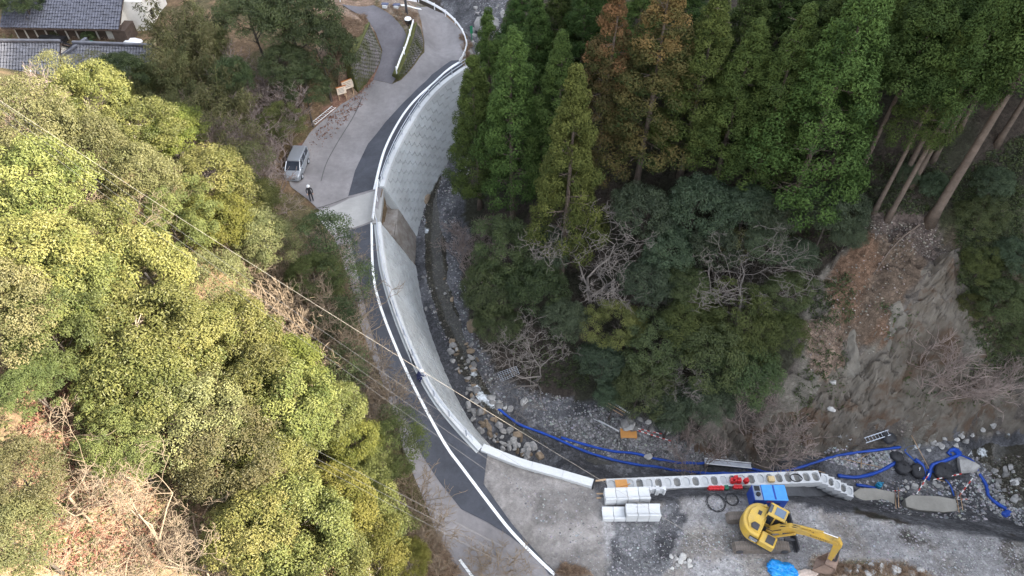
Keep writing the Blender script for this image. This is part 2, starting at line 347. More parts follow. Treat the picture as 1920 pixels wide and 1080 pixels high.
def ribbon(name, pts_px, width, z_off, material, Hf=HL, kind='structure', gaps=0, parent=None):
    pts = smooth_line([hit(u, v, Hf) for u, v in pts_px], .5); vs_, fs = [], []
    for i, p in enumerate(pts):
        d = (pts[min(i+1, len(pts)-1)]-pts[max(i-1, 0)]); n = Vector((-d.y, d.x, 0)).normalized()*width/2
        for s in (-1, 1):
            q = p+n*s; vs_.append((q.x, q.y, float(Hf(q.x, q.y))+z_off))
    fs = [(2*i, 2*i+1, 2*i+3, 2*i+2) for i in range(len(pts)-1)]
    vs_ = np.array(vs_); fs = np.array(fs)
    if np.cross(vs_[fs[0][1]]-vs_[fs[0][0]], vs_[fs[0][3]]-vs_[fs[0][0]])[2] < 0: fs = fs[:, ::-1]
    o = link(name, np_mesh(name, vs_, fs, material), parent)
    if kind: o['kind'] = kind
    return o
def smooth_line(pts, step=.5):
    """Catmull-Rom through points, resampled"""
    pts = [Vector(p) for p in pts]; out = []
    for i in range(len(pts)-1):
        p0, p1, p2, p3 = pts[max(i-1, 0)], pts[i], pts[i+1], pts[min(i+2, len(pts)-1)]
        n = max(1, int((p2-p1).length/step))
        for k in range(n):
            t = k/n
            out.append(.5*((2*p1) + (p2-p0)*t + (2*p0-5*p1+4*p2-p3)*t*t + (3*p1-p0-3*p2+p3)*t**3))
    return out + [pts[-1]]

# ---------------------------------------------------------------- ground mesh
def axis(a, b, step, far):
    x = list(np.arange(a, b, step)); s = step; lo, hi = [], []
    while (x[0] if not lo else lo[-1]) > -far: s = min(s*1.14, 9 if len(lo) < 32 else 30); lo.append((x[0] if not lo else lo[-1])-s)
    s = step
    while (x[-1] if not hi else hi[-1]) < far: s = min(s*1.14, 5 if len(hi) < 34 else 30); hi.append((x[-1] if not hi else hi[-1])+s)
    return np.array(lo[::-1]+x+hi)
gx, gy = axis(-60, 62, .36, 600), axis(8, 92, .36, 600)
X, Y = np.meshgrid(gx, gy); sh = X.shape; x, y = X.ravel(), Y.ravel()
z, riv = ground_h(x, y)
U, V = pix(x, y, z)
ju, jv = (fbm(x*.35, y*.35, 4, 21)-.5)*70, (fbm(x*.35+9, y*.35+3, 4, 33)-.5)*70
front = y > -2
def zone(poly, jit=1.0, side=None):
    m = inpoly(U+ju*jit, V+jv*jit, poly) & front
    return m if side is None else m & (riv if side == 'r' else ~riv)
N = len(x); tint = np.zeros((N, 3)); pebble = np.full(N, .35); rel = np.full(N, .35)
n_lo = fbm(x*.12, y*.12, 4, 2)[:, None]; n_mid = fbm(x*.5, y*.5, 4, 8)[:, None]
def setc(m, col, peb, relief, col2=None, nz=None):
    c = np.array(col)
    if col2 is not None:
        k = sstep(.4, .6, (n_mid if nz is None else nz)[m]); tint[m] = c*(1-k) + np.array(col2)*k
    else: tint[m] = c
    pebble[m] = peb; rel[m] = relief
allm = np.ones(N, bool)
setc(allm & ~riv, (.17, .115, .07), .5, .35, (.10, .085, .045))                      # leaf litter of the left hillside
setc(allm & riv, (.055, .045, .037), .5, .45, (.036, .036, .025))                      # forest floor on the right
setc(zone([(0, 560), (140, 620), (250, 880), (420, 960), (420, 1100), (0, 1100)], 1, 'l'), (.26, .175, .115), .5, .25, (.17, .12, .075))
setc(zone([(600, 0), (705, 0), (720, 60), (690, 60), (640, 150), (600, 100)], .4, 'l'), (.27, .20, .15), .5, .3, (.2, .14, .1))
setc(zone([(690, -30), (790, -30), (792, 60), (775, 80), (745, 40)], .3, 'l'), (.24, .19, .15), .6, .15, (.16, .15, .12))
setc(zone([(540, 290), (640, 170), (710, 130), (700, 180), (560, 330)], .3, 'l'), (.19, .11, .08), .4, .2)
setc(zone([(0, 58), (180, 58), (300, 80), (280, 100), (0, 90)], .3, 'l'), (.24, .19, .11), .4, .15, (.16, .16, .07))
stream = zone([(820, -20), (960, -20), (930, 60), (905, 110), (885, 200), (860, 330), (880, 420), (870, 520), (890, 620), (930, 690), (1000, 745), (1100, 745), (1300, 830), (1500, 850), (1920, 800), (1990, 1030), (1560, 960), (1110, 940), (900, 860), (760, 600), (740, 400), (830, 180), (860, 120)], .6, 'r')
setc(stream, (.118, .118, .124), .7, .25, (.066, .066, .07))
setc(zone([(1030, 790), (1130, 770), (1300, 835), (1420, 870), (1330, 872), (1180, 850), (1060, 835)], .5, 'r'), (.17, .165, .165), 1.2, .15, (.12, .118, .118))
cliff = zone([(1270, 830), (1330, 760), (1480, 700), (1500, 600), (1545, 500), (1600, 440), (1680, 415), (1780, 430), (1800, 520), (1840, 640), (1990, 700), (1990, 820), (1840, 815), (1700, 835), (1560, 850), (1440, 868), (1330, 850)], .9, 'r')
setc(cliff, (.165, .150, .125), .35, .9, (.11, .095, .082))
setc(zone([(1560, 500), (1600, 440), (1720, 440), (1760, 470), (1700, 560), (1690, 640), (1600, 640), (1540, 620)], .8, 'r'), (.145, .092, .062), .6, .4, (.105, .078, .058))
setc(zone([(1500, 600), (1580, 590), (1590, 760), (1520, 700)], .8, 'r'), (.17, .125, .095), .9, .4, (.12, .085, .062))
setc(zone([(1760, 380), (1990, 380), (1990, 700), (1860, 680), (1800, 560)], .9, 'r'), (.085, .07, .05), .5, .45, (.05, .055, .03))
setc(zone([(1620, 395), (1760, 400), (1800, 520), (1740, 480), (1640, 440)], .6, 'r'), (.13, .11, .095), .8, .3, (.09, .07, .06))
# working area
setc(zone([(1000, 830), (1150, 920), (2100, 960), (2100, 1150), (1000, 1150)], .3, 'l'), (.272, .264, .262), .4, .12, (.225, .206, .188))
setc(zone([(860, 820), (1125, 900), (1120, 930), (1150, 1130), (960, 1130), (880, 950)], .15, 'l'), (.275, .255, .24), .2, .03, (.235, .218, .203))
setc(zone([(1150, 940), (1250, 950), (1290, 1000), (1230, 1090), (1130, 1090), (1140, 1000)], 1.0, 'l'), (.07, .07, .075), .6, .10, (.14, .14, .145))
setc(zone([(1690, 1000), (1755, 1015), (1750, 1030), (1680, 1012)], .6, 'l'), (.10, .092, .085), .8, .12)
setc(zone([(1870, 1010), (1990, 1020), (1990, 1100), (1900, 1090)], .8, 'l'), (.12, .11, .10), .8, .12, (.2, .19, .18))
setc(zone([(1530, 1052), (1700, 1058), (1780, 1100), (1500, 1110)], .7, 'l'), (.24, .19, .145), .8, .2, (.15, .14, .085))
setc(zone([(1225, 925), (1300, 912), (1420, 905), (1540, 925), (1600, 950), (1560, 965), (1470, 940), (1330, 930), (1240, 945)], .25), (.075, .075, .08), .6, .08)
stk = sstep(.35, .65, fbm(x*.16+y*.05, y*1.3-x*.2, 4, 66)); yard = ~riv & (V > 900) & (U > 1000); tint[yard] *= (.78+.36*stk[yard])[:, None]
rel[zone([(740, 640), (900, 1120), (1200, 1120), (1130, 900), (905, 830)], 0, 'l')] *= .25
# relief
nr = fbm(x*.45, y*.45, 5, 51)-.5; rid = 1-np.abs(fbm(x*.33+y*.1, y*.33-x*.16, 4, 71)*2-1)
rid2 = 1-np.abs(fbm(x*1.1, y*.8, 3, 77)*2-1)
strata = np.abs(((x*.55+y*.35+z*.62+fbm(x*.2, y*.2, 3, 4)*3.0) % 1.0)*2-1)
z = z + np.where(cliff, 1.9*(rid-.8) + .75*strata**1.5 - .3 + .8*(rid2-.7) + .6*nr, rel*1.5*nr)
near_wall = polydist(x, y, [tuple(p) for p in wall_top+low_wall[1:]])[0]
on_road = (inpoly(x, y, road_w) | inpoly(x, y, branch_w)) & ~riv
droad = np.minimum(polydist(x, y, [(*p, 0) for p in road_w+road_w[:1]])[0], polydist(x, y, [(*p, 0) for p in branch_w+branch_w[:1]])[0])
hl_s = HL(x, y)
flat = ~riv & ((droad < 1.5) | on_road)
k = np.where(on_road, 0, sstep(.3, 1.5, droad)); z = np.where(flat, hl_s + (z-hl_s)*k - np.where(on_road, .14, .0), z)
z = np.where(~riv & (near_wall < 1.2), hl_s-.14, z)
ii, jj = np.meshgrid(np.arange(sh[0]-1), np.arange(sh[1]-1), indexing='ij'); b0 = (ii*sh[1]+jj).ravel()
faces = np.column_stack([b0, b0+1, b0+1+sh[1], b0+sh[1]])
M_ground = ground_mat()
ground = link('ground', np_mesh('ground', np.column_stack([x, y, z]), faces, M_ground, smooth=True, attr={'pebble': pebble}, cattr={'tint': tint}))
ground['kind'] = 'structure'
gz = z.reshape(sh)
def gh(px, py):
    """ground as built, bilinear"""
    px = np.atleast_1d(np.asarray(px, float)); py = np.atleast_1d(np.asarray(py, float))
    i = np.clip(np.searchsorted(gy, py)-1, 0, sh[0]-2); j = np.clip(np.searchsorted(gx, px)-1, 0, sh[1]-2)
    a = (px-gx[j])/(gx[j+1]-gx[j]); b = (py-gy[i])/(gy[i+1]-gy[i])
    return (gz[i, j]*(1-a)+gz[i, j+1]*a)*(1-b) + (gz[i+1, j]*(1-a)+gz[i+1, j+1]*a)*b
def on_ground(u, v): return hit(u, v, gh)

# ---------------------------------------------------------------- road surfaces
M_conc_road = mat('old_pavement', (.215, .203, .203), .9, .26, .3, bump=.25, bscale=14)
M_branch = mat('branch_pavement', (.125, .118, .127), .9, .22, .5, bump=.25, bscale=14)
M_asph = mat('new_asphalt', (.062, .066, .078), .85, .25, .5, bump=.3, bscale=25)
M_line = mat('road_paint', (.80, .81, .80), .6, .08, 3)
M_slab = mat('bridge_concrete', (.32, .315, .30), .85, .12, .6, bump=.15, bscale=12)
sheet('road', None, 0.0, M_conc_road, .5, poly=road_w)
sheet('branch_road', None, .03, M_branch, poly=branch_w)
sheet('new_asphalt_upper', upper_new_px, .035, M_asph, .5)
sheet('new_asphalt_lower', lower_new_px, .035, M_asph, .5)
sheet('bridge_slab', [(590, 400), (655, 373), (703, 358), (704, 412), (655, 430), (622, 442)], .045, M_slab, .5)
ribbon('road_marking_long', [(697, 418), (698, 480), (701, 522), (708, 557), (722, 600), (742, 650), (764, 700), (793, 758), (835, 834), (867, 878), (912, 938), (956, 994), (1000, 1040), (1040, 1078)], .2, .06, M_line)
ribbon('road_marking_upper', [(862, 117), (830, 140), (795, 172), (752, 222), (722, 280), (702, 356)], .26, .06, M_line)
ribbon('road_marking_verge', [(862, 1050), (892, 1090)], .18, .06, M_line)
ribbon('road_marking_top', [(752, 11), (790, 18)], .2, .06, M_line)
M_crack = mat('sealed_crack', (.11, .105, .105), .9, .2, 4)
ribbon('pavement_joint', [(680, 180), (650, 240), (615, 300), (602, 340)], .09, .03, M_crack)
ribbon('pavement_joint', [(590, 392), (640, 376), (655, 370)], .09, .06, M_crack)
ribbon('pavement_joint', [(668, 330), (690, 300), (672, 306)], .07, .03, M_crack)

# ---------------------------------------------------------------- river retaining wall
def concrete_mat(name, col, stain=(.42, .40, .36), amt=.35):
    m, t, b = new_mat(name); b.inputs['Roughness'].default_value = .85; b.inputs['Specular IOR Level'].default_value = .2
    tc = nd(t, 'ShaderNodeTexCoord'); geo = nd(t, 'ShaderNodeNewGeometry'); oi = nd(t, 'ShaderNodeObjectInfo')
    n1 = nd(t, 'ShaderNodeTexNoise', Scale=.45, Detail=7.0, Roughness=.7); t.links.new(geo.outputs['Position'], n1.inputs['Vector'])
    n2 = nd(t, 'ShaderNodeTexNoise', Scale=9.0, Detail=4.0); t.links.new(geo.outputs['Position'], n2.inputs['Vector'])
    rp = nd(t, 'ShaderNodeValToRGB'); rp.color_ramp.elements[0].position = .38; rp.color_ramp.elements[1].position = .66
    rp.color_ramp.elements[0].color = (*[c*(1-amt) + s*amt*.6 for c, s in zip(col, stain)], 1); rp.color_ramp.elements[1].color = (*col, 1)
    t.links.new(n1.outputs['Fac'], rp.inputs['Fac'])
    mr = nd(t, 'ShaderNodeMapRange'); mr.inputs['To Min'].default_value = .93; mr.inputs['To Max'].default_value = 1.05; t.links.new(oi.outputs['Random'], mr.inputs['Value'])
    m2 = nd(t, 'ShaderNodeMapRange'); m2.inputs['To Min'].default_value = .88; m2.inputs['To Max'].default_value = 1.1; t.links.new(n2.outputs['Fac'], m2.inputs['Value'])
    mm = nd(t, 'ShaderNodeMath', operation='MULTIPLY'); t.links.new(mr.outputs[0], mm.inputs[0]); t.links.new(m2.outputs[0], mm.inputs[1])
    vm = nd(t, 'ShaderNodeVectorMath', operation='SCALE'); t.links.new(rp.outputs['Color'], vm.inputs[0]); t.links.new(mm.outputs[0], vm.inputs['Scale'])
    t.links.new(vm.outputs[0], b.inputs['Base Color'])
    bp = nd(t, 'ShaderNodeBump', Strength=.3, Distance=.03); t.links.new(n2.outputs['Fac'], bp.inputs['Height']); t.links.new(bp.outputs['Normal'], b.inputs['Normal'])
    return m
M_block = concrete_mat('wall_block', (.46, .48, .485))
M_body = concrete_mat('wall_mortar', (.40, .42, .425), amt=.2)
M_cope = concrete_mat('coping', (.55, .56, .56), amt=.15)
M_steel = paint('galvanised', (.52, .55, .60), .4, .3)
M_white = paint('white_paint', (.78, .79, .80), .45)
line = smooth_line(wall_top, .4)
S = [0.0]
for a, b in zip(line, line[1:]): S.append(S[-1]+(b-a).length)
WL = S[-1]; Sa = np.array(S); La = np.array([tuple(p) for p in line])
def wall_at(s):
    p = np.array([np.interp(s, Sa, La[:, i]) for i in range(3)]); q = np.array([np.interp(min(s+.5, WL), Sa, La[:, i]) for i in range(3)]); o = np.array([np.interp(max(s-.5, 0), Sa, La[:, i]) for i in range(3)])
    d = Vector(q-o); d.z = 0; d.normalize()
    return Vector(p), d, Vector((-d.y, d.x, 0))     # point, tangent (downstream), outward normal
BAT = .42
pm, tm, nm = wall_at(WL/2)
SGN = 1.0 if inpoly(np.array([pm.x+nm.x*2]), np.array([pm.y+nm.y*2]), river_poly)[0] else -1.0
# arc length of the culvert gap
def s_of(u, v, h):
    p = P(u, v, h); return float(Sa[np.argmin(np.hypot(La[:, 0]-p.x, La[:, 1]-p.y))])
g0, g1 = s_of(720, 353, 3.2), s_of(714, 416, 2.8)
wallE = empty('retaining_wall', tuple(wall_at(0)[0])); wallE.location = (0, 0, 0)
tag(wallE, 'long curved pale concrete block retaining wall between the road and the stream', 'retaining wall')
def face(s, drop, out=0.0):
    p, d, n = wall_at(s); n = n*SGN
    return p + n*(BAT*drop + out) + Vector((0, 0, -drop))
def foot_drop(s):
    p, d, n = wall_at(s); n = n*SGN
    dr = 5.5
    for _ in range(6):
        q = p + n*(BAT*dr+.4); dr = p.z - float(Hriver(q.x, q.y))
    return min(max(dr, 2.0), 7.5) + .6
def body_part(s0, s1):
    ss = np.linspace(s0, s1, max(2, int((s1-s0)/.6))); vs_, fs = [], []
    for s in ss:
        dr = foot_drop(s); vs_ += [face(s, -.02, -.6), face(s, -.02, -.06), face(s, dr, -.06), face(s, dr, -1.6)]
    for i in range(len(ss)-1):
        for k in range(4): fs.append((4*i+k, 4*i+(k+1) % 4, 4*i+4+(k+1) % 4, 4*i+4+k))
    fs += [(3, 2, 1, 0), tuple(4*(len(ss)-1)+k for k in range(4))]
    b = MB(); b.add([tuple(v) for v in vs_], fs); return b.build('wall_body', M_body, wallE)
body_part(0, g0); body_part(g1, WL)
BW, BH, BD = 1.25, .62, .16
blk = MB().box((0, 0, 0), (1, 1, 1)).mesh('block', M_block, bevel=.025)
cells = []
slope = math.hypot(1, BAT); ang = math.atan(BAT)
for s0, s1 in ((0, g0), (g1, WL)):
    ncol = int((s1-s0)/BW); cw = (s1-s0)/ncol
    for row in range(14):
        for c in range(-1, ncol+1):
            a = s0 + (c + (.5 if row % 2 else 0))*cw; e = a+cw
            a, e = max(a, s0), min(e, s1)
            if e-a < .2: continue
            sm = (a+e)/2; drop = (row*BH + BH/2 + .10)/slope
            if drop > foot_drop(sm): continue
            cells.append((sm, e-a, drop))
def seen_size(cl):
    p = face(cl[0], cl[2]); d = p.y*cp - (p.z-CAMZ)*sp; n = wall_at(cl[0])[2]*SGN
    view = (Vector((0, 0, CAMZ))-p).normalized(); nn = (n + Vector((0, 0, BAT))).normalized()
    return max(0, nn.dot(view))*cl[1]/d**2
cells.sort(key=seen_size, reverse=True)
rest_v, rest_f = [], []
bv = np.array([tuple(v.co) for v in blk.vertices]); bf = [tuple(p.vertices) for p in blk.polygons]
for i, (sm, wd, drop) in enumerate(cells):
    p = face(sm, drop, -BD/2+.03+random.uniform(-.007, .007)); d, n = wall_at(sm)[1], wall_at(sm)[2]*SGN
    n3 = (n + Vector((0, 0, BAT))).normalized(); up = n3.cross(d).normalized()
    if up.z < 0: up = -up
    M = Matrix((d, n3, up)).transposed().to_4x4(); M.translation = p
    M = M @ Matrix.Diagonal((wd-.014, BD, BH-.012, 1))
    if i < 300:
        o = link('concrete_block', blk, wallE); o.matrix_world = M
    else:
        base = len(rest_v); rest_v += [tuple(M @ Vector(v)) for v in bv]; rest_f += [tuple(k+base for k in f) for f in bf]
me = bpy.data.meshes.new('further_blocks'); me.from_pydata(rest_v, [], rest_f); me.materials.append(M_block)
o = link('further_blocks', me, wallE); o['kind'] = 'stuff'
def coping(s0, s1, name='coping', wd=.44, ht=.26):
    n = max(1, int((s1-s0)/4.0)); L = (s1-s0)/n
    for k in range(n):
        a, e = s0+k*L+.012, s0+(k+1)*L-.012; ss = np.linspace(a, e, 8); vs_, fs = [], []
        for s in ss:
            vs_ += [face(s, .10, -wd+.10), face(s, .10, .06), face(s, .10-ht, .08), face(s, .10-ht, -wd+.10)]
        for i in range(7):
            for q in range(4): fs.append((4*i+q, 4*i+(q+1) % 4, 4*i+4+(q+1) % 4, 4*i+4+q))
        fs += [(3, 2, 1, 0), tuple(28+q for q in range(4))]
        MB().add([tuple(v) for v in vs_], fs).build(name, M_cope, wallE)
coping(0, g0); coping(g1, WL)
# pipe rail on the coping
def rail_line(name, label, pts, heights, post_step, mat_, pr=.05, rr=.04, ph=.85, base_z=0.0, beam=None, pairs=None):
    e = empty(name); tag(e, label, 'guard rail')
    post = MB().cyl((0, 0, 0), (0, 0, ph), pr, 8).mesh('post', mat_)
    acc = 0; last = None; L = 0
    for i, p in enumerate(pts):
        if last is None or L >= post_step:
            link('post', post, e, loc=(p.x, p.y, p.z+base_z)); L = 0
        if i+1 < len(pts): L += (pts[i+1]-p).length
        last = p
    for h in heights:
        if beam:
            vs_, fs = [], []
            for i, p in enumerate(pts):
                d = pts[min(i+1, len(pts)-1)]-pts[max(i-1, 0)]; n = Vector((-d.y, d.x, 0)).normalized()
                prof = [(-.05, -.17), (-.11, -.09), (-.05, 0), (-.11, .09), (-.05, .17), (-.03, .17), (-.085, .09), (-.03, 0), (-.085, -.09), (-.03, -.17)]
                for a, b in prof: vs_.append(tuple(p + n*a*beam + Vector((0, 0, base_z+h+b))))
            m = 10
            for i in range(len(pts)-1):
                for q in range(m): fs.append((m*i+q, m*i+(q+1) % m, m*i+m+(q+1) % m, m*i+m+q))
            MB().add(vs_, fs).build('rail', mat_, e)
        else:
            MB().tube([p+Vector((0, 0, base_z+h)) for p in pts], rr, 6).build('rail', mat_, e, smooth=True)
    return e
rail_line('guard_rail', 'steel pipe rail on the upper stretch of wall coping beside the new asphalt', [face(s, -.16, -.22) for s in np.arange(.3, g0-.2, .5)], (.45, .8), 2.0, M_steel, .05, .035)
rail_line('guard_rail', 'pipe rail along the lower stretch of wall below the culvert gap', [face(s, -.16, -.22) for s in np.arange(g1+.4, WL-.1, .5)], (.45, .8), 2.0, M_steel, .05, .03)
# low wall running on from the block wall to the works
e = empty('parapet_wall'); tag(e, 'low white concrete parapet between the gravel ramp and the pool', 'wall')
lp = smooth_line(low_wall, .5); n = len(lp)
for k in range(4):
    seg = lp[int(k*(n-1)/4):int((k+1)*(n-1)/4)+1]; vs_, fs = [], []
    for i, p in enumerate(seg):
        d = (seg[min(i+1, len(seg)-1)]-seg[max(i-1, 0)]).normalized(); nn = Vector((-d.y, d.x, 0))*SGN
        q = p - d*.015*(i == len(seg)-1)
        vs_ += [q-nn*.33+Vector((0, 0, -.5)), q+nn*2.2+Vector((0, 0, -5.6)), q+nn*.25+Vector((0, 0, .22)), q-nn*.33+Vector((0, 0, .22))]
    for i in range(len(seg)-1):
        for q in range(4): fs.append((4*i+q, 4*i+(q+1) % 4, 4*i+4+(q+1) % 4, 4*i+4+q))
    fs += [(3, 2, 1, 0), tuple(4*(len(seg)-1)+q for q in range(4))]
    MB().add([tuple(v) for v in vs_], fs).build('wall_segment', M_cope, e)
# culvert under the road
M_stain = mat('stained_concrete', (.30, .285, .265), .8, .3, 1.2, col2=(.15, .12, .095))
M_void_shade = mat('void_shade', (.03, .028, .026), .9)
cv = empty('culvert'); tag(cv, 'concrete culvert outlet with brown stained chute in the gap of the wall', 'culvert')
gm = (g0+g1)/2; half = (g1-g0)/2
pm, dm, nm = wall_at(gm); nm = nm*SGN
Mc = Matrix((dm, nm, Vector((0, 0, 1)))).transposed().to_4x4(); Mc.translation = pm
def cbox(name, c, d, m, M=Mc): return MB().box(c, d, M).build(name, m, cv)
cbox('deck_beam', (0, -.25, -.36), (2*half+.3, .7, .6), M_slab)
cbox('shade_panel', (0, -2.3, -2.6), (2*half, .3, 3.8), M_void_shade)  # near-black panel standing in for the shade deep inside the culvert
for s_, d_ in ((-1, 1), (1, 1)):
    MB().prism([(-2.5, -.68), (-.55, -.68), (2.4, -5.6), (-2.5, -5.6)], -.12, .12, Mc @ Matrix.Translation((s_*(half-.06), 0, 0)) @ Matrix.Rotation(R(90), 4, 'Z')).build('wing_wall', M_stain, cv)
cbox('apron', (half*.5, -.1, -2.1), (half*.8, 2.4, .3), M_stain)
MB().prism([(-2.2, -2.3), (1.2, -2.3), (2.6, -5.9), (-2.2, -5.9)], -half*.9, half*.9, Mc @ Matrix.Rotation(R(90), 4, 'Z')).build('chute', M_stain, cv)
# white guard rail over the culvert deck
rail_line('guard_rail', 'short white guard rail at the edge of the culvert bridge', [Mc @ Vector((t, -.35, -.05)) for t in np.linspace(-half-.5, half+.2, 8)], (.62,), 1.6, M_white, .06, ph=.8, beam=1.6)

# ---------------------------------------------------------------- mossy masonry walls above
def masonry_mat(name, col):
    m, t, b = new_mat(name); b.inputs['Roughness'].default_value = .95
    geo = nd(t, 'ShaderNodeNewGeometry'); oi = nd(t, 'ShaderNodeAttribute', attribute_name='tint')
    n1 = nd(t, 'ShaderNodeTexNoise', Scale=.7, Detail=6.0); t.links.new(geo.outputs['Position'], n1.inputs['Vector'])
    rp = nd(t, 'ShaderNodeValToRGB'); e_ = rp.color_ramp.elements; e_[0].position = .36; e_[1].position = .62
    e_[0].color = (.062, .068, .025, 1); e_[1].color = (*col, 1); t.links.new(n1.outputs['Fac'], rp.inputs['Fac'])
    t.links.new(rp.outputs['Color'], b.inputs['Base Color'])
    return m
M_mason = masonry_mat('mossy_masonry', (.155, .14, .14)); M_moss = mat('moss', (.10, .10, .035), .95, .3, 2.5, col2=(.07, .08, .025), bump=.5, bscale=8)
def stone_wall(label, bot, top, bw=.42, bh=.3):
    e = empty('masonry_wall'); tag(e, label, 'wall')
    B = smooth_line(bot, .3); T = smooth_line(top, .3); n = 60
    def at(L, t):
        f = t*(len(L)-1); i = min(int(f), len(L)-2); return L[i].lerp(L[i+1], f-i)
    vs_, fs = [], []
    for i in range(n+1):
        b, t = at(B, i/n), at(T, i/n); d = at(B, min(1, i/n+.02))-at(B, max(0, i/n-.02)); nn = Vector((d.y, -d.x, 0)).normalized()
        if nn.dot(Vector((0, 0, 0))-b) < 0 and nn.x < 0: nn = -nn
        inn = -nn
        vs_ += [b+Vector((0, 0, -.4)), t, t+inn*.7, b+inn*1.2+Vector((0, 0, -.4))]
    for i in range(n):
        for q in range(4): fs.append((4*i+q, 4*i+(q+1) % 4, 4*i+4+(q+1) % 4, 4*i+4+q))
    fs += [(3, 2, 1, 0), tuple(4*n+q for q in range(4))]
    MB().add([tuple(v) for v in vs_], fs).build('wall_body', M_moss, e)
    L = sum((B[i+1]-B[i]).length for i in range(len(B)-1)); nc = int(L/bw); v2, f2 = [], []
    for c in range(nc):
        H = (at(T, (c+.5)/nc)-at(B, (c+.5)/nc)).length; nr_ = int(H/bh)
        for r in range(nr_):
            t0 = (c+(.5 if r % 2 else 0))/nc; t1 = min(1, t0+1/nc); g = .04/L
            if t0 >= .995: continue
            k0, k1 = (r+.06)/nr_, (r+.94)/nr_; q = []
            for (t, k) in ((t0+g, k0), (t1-g, k0), (t1-g, k1), (t0+g, k1)):
                q.append(at(B, t).lerp(at(T, t), k))
            nrm = (q[1]-q[0]).cross(q[3]-q[0]).normalized()
            if nrm.dot(Vector((0, 0, CAMZ))-q[0]) < 0: nrm = -nrm
            pr = random.uniform(.05, .10); cc = (q[0]+q[1]+q[2]+q[3])/4; base = len(v2)
            v2 += [tuple(p - nrm*.02) for p in q] + [tuple(cc+(p-cc)*.82 + nrm*pr) for p in q]
            f2 += [tuple(base+i for i in f) for f in ((4, 5, 6, 7), (0, 1, 5, 4), (1, 2, 6, 5), (2, 3, 7, 6), (3, 0, 4, 7))]
    o = MB().add(v2, f2).build('masonry_stones', M_mason, e); o['kind'] = 'stuff'
    # moss-grown coping
    MB().tube([at(T, i/40)+Vector((0, 0, .05)) for i in range(41)], [.10+.05*random.random() for _ in range(41)], 6).build('mossy_top', M_moss, e, smooth=True)
stone_wall('mossy stone wall below the dry grass bank left of the branch road', [hit(u, v, HL) for u, v in ((672, 172), (700, 138), (714, 108), (712, 90), (698, 58))], [P(*p) for p in ((655, 118, 9.2), (665, 100, 9.8), (676, 80, 10.0), (684, 62, 9.8), (692, 44, 9.6))])
stone_wall('narrow mossy stone wall between the branch road and the main road', [hit(u, v, HL) for u, v in ((748, 148), (765, 133), (780, 113), (793, 88), (787, 52))], [P(*p) for p in ((746, 141, 6.4), (756, 118, 7.0), (765, 95, 7.6), (774, 68, 8.2), (780, 44, 8.5))])
rail_line('guard_rail', 'white guard rail on top of the narrow wall beside the branch road', smooth_line([P(*p) for p in ((744, 138, 6.45), (752, 116, 7.0), (762, 92, 7.65), (775, 48, 8.55))], .5), (.55,), 2.0, M_white, .06, ph=.8, beam=1.0)
rail_line('guard_rail', 'long white guard rail around the outside of the top bend', smooth_line([P(*p) for p in ((785, 4, 6.45), (815, 18, 6.3), (845, 38, 6.15), (868, 66, 5.95), (876, 92, 5.75), (868, 116, 5.65), (862, 124, 5.6))], .5), (.6,), 2.0, M_white, .06, ph=.8, beam=1.0)
rail_line('guard_rail', 'white guard rail at the roadside at the top edge of the picture', smooth_line([P(*p) for p in ((728, 2, 8.9), (752, 5, 8.2), (782, 10, 7.4))], .5), (.55,), 2.0, M_white, .06, ph=.8, beam=1.0)
rail_line('guard_rail', 'white guard rail on the left beyond the dry grass bank', smooth_line([P(*p) for p in ((600, 6, 10.0), (625, 5, 9.9), (648, 2, 9.8))], .5), (.55,), 2.0, M_white, .06, ph=.8, beam=1.0)

# ---------------------------------------------------------------- foliage
def frames(n_):
    a = np.cross(n_, rng.normal(size=n_.shape)); a /= np.linalg.norm(a, axis=1, keepdims=True)+1e-9
    return a, np.cross(n_, a)
def leaves(pos, nrm, axis_, ln, wd, tint, fold=.25):
    """one bent diamond per leaf: 4 corners, 2 triangles"""
    n = len(pos); a = axis_ - (axis_*nrm).sum(1, keepdims=True)*nrm; a /= np.linalg.norm(a, axis=1, keepdims=True)+1e-9
    b = np.cross(nrm, a); ln = np.broadcast_to(ln, n)[:, None]; wd = np.broadcast_to(wd, n)[:, None]
    v = np.empty((n, 4, 3)); v[:, 0] = pos-a*ln*.5; v[:, 2] = pos+a*ln*.5 - nrm*ln*.12
    v[:, 1] = pos+b*wd*.5+nrm*wd*fold; v[:, 3] = pos-b*wd*.5+nrm*wd*fold
    i = np.arange(n)*4; f = np.concatenate([np.column_stack([i, i+1, i+2]), np.column_stack([i, i+2, i+3])])
    return v.reshape(-1, 3), f, np.repeat(tint, 4)
def unit(v): return v/(np.linalg.norm(v, axis=1, keepdims=True)+1e-9)
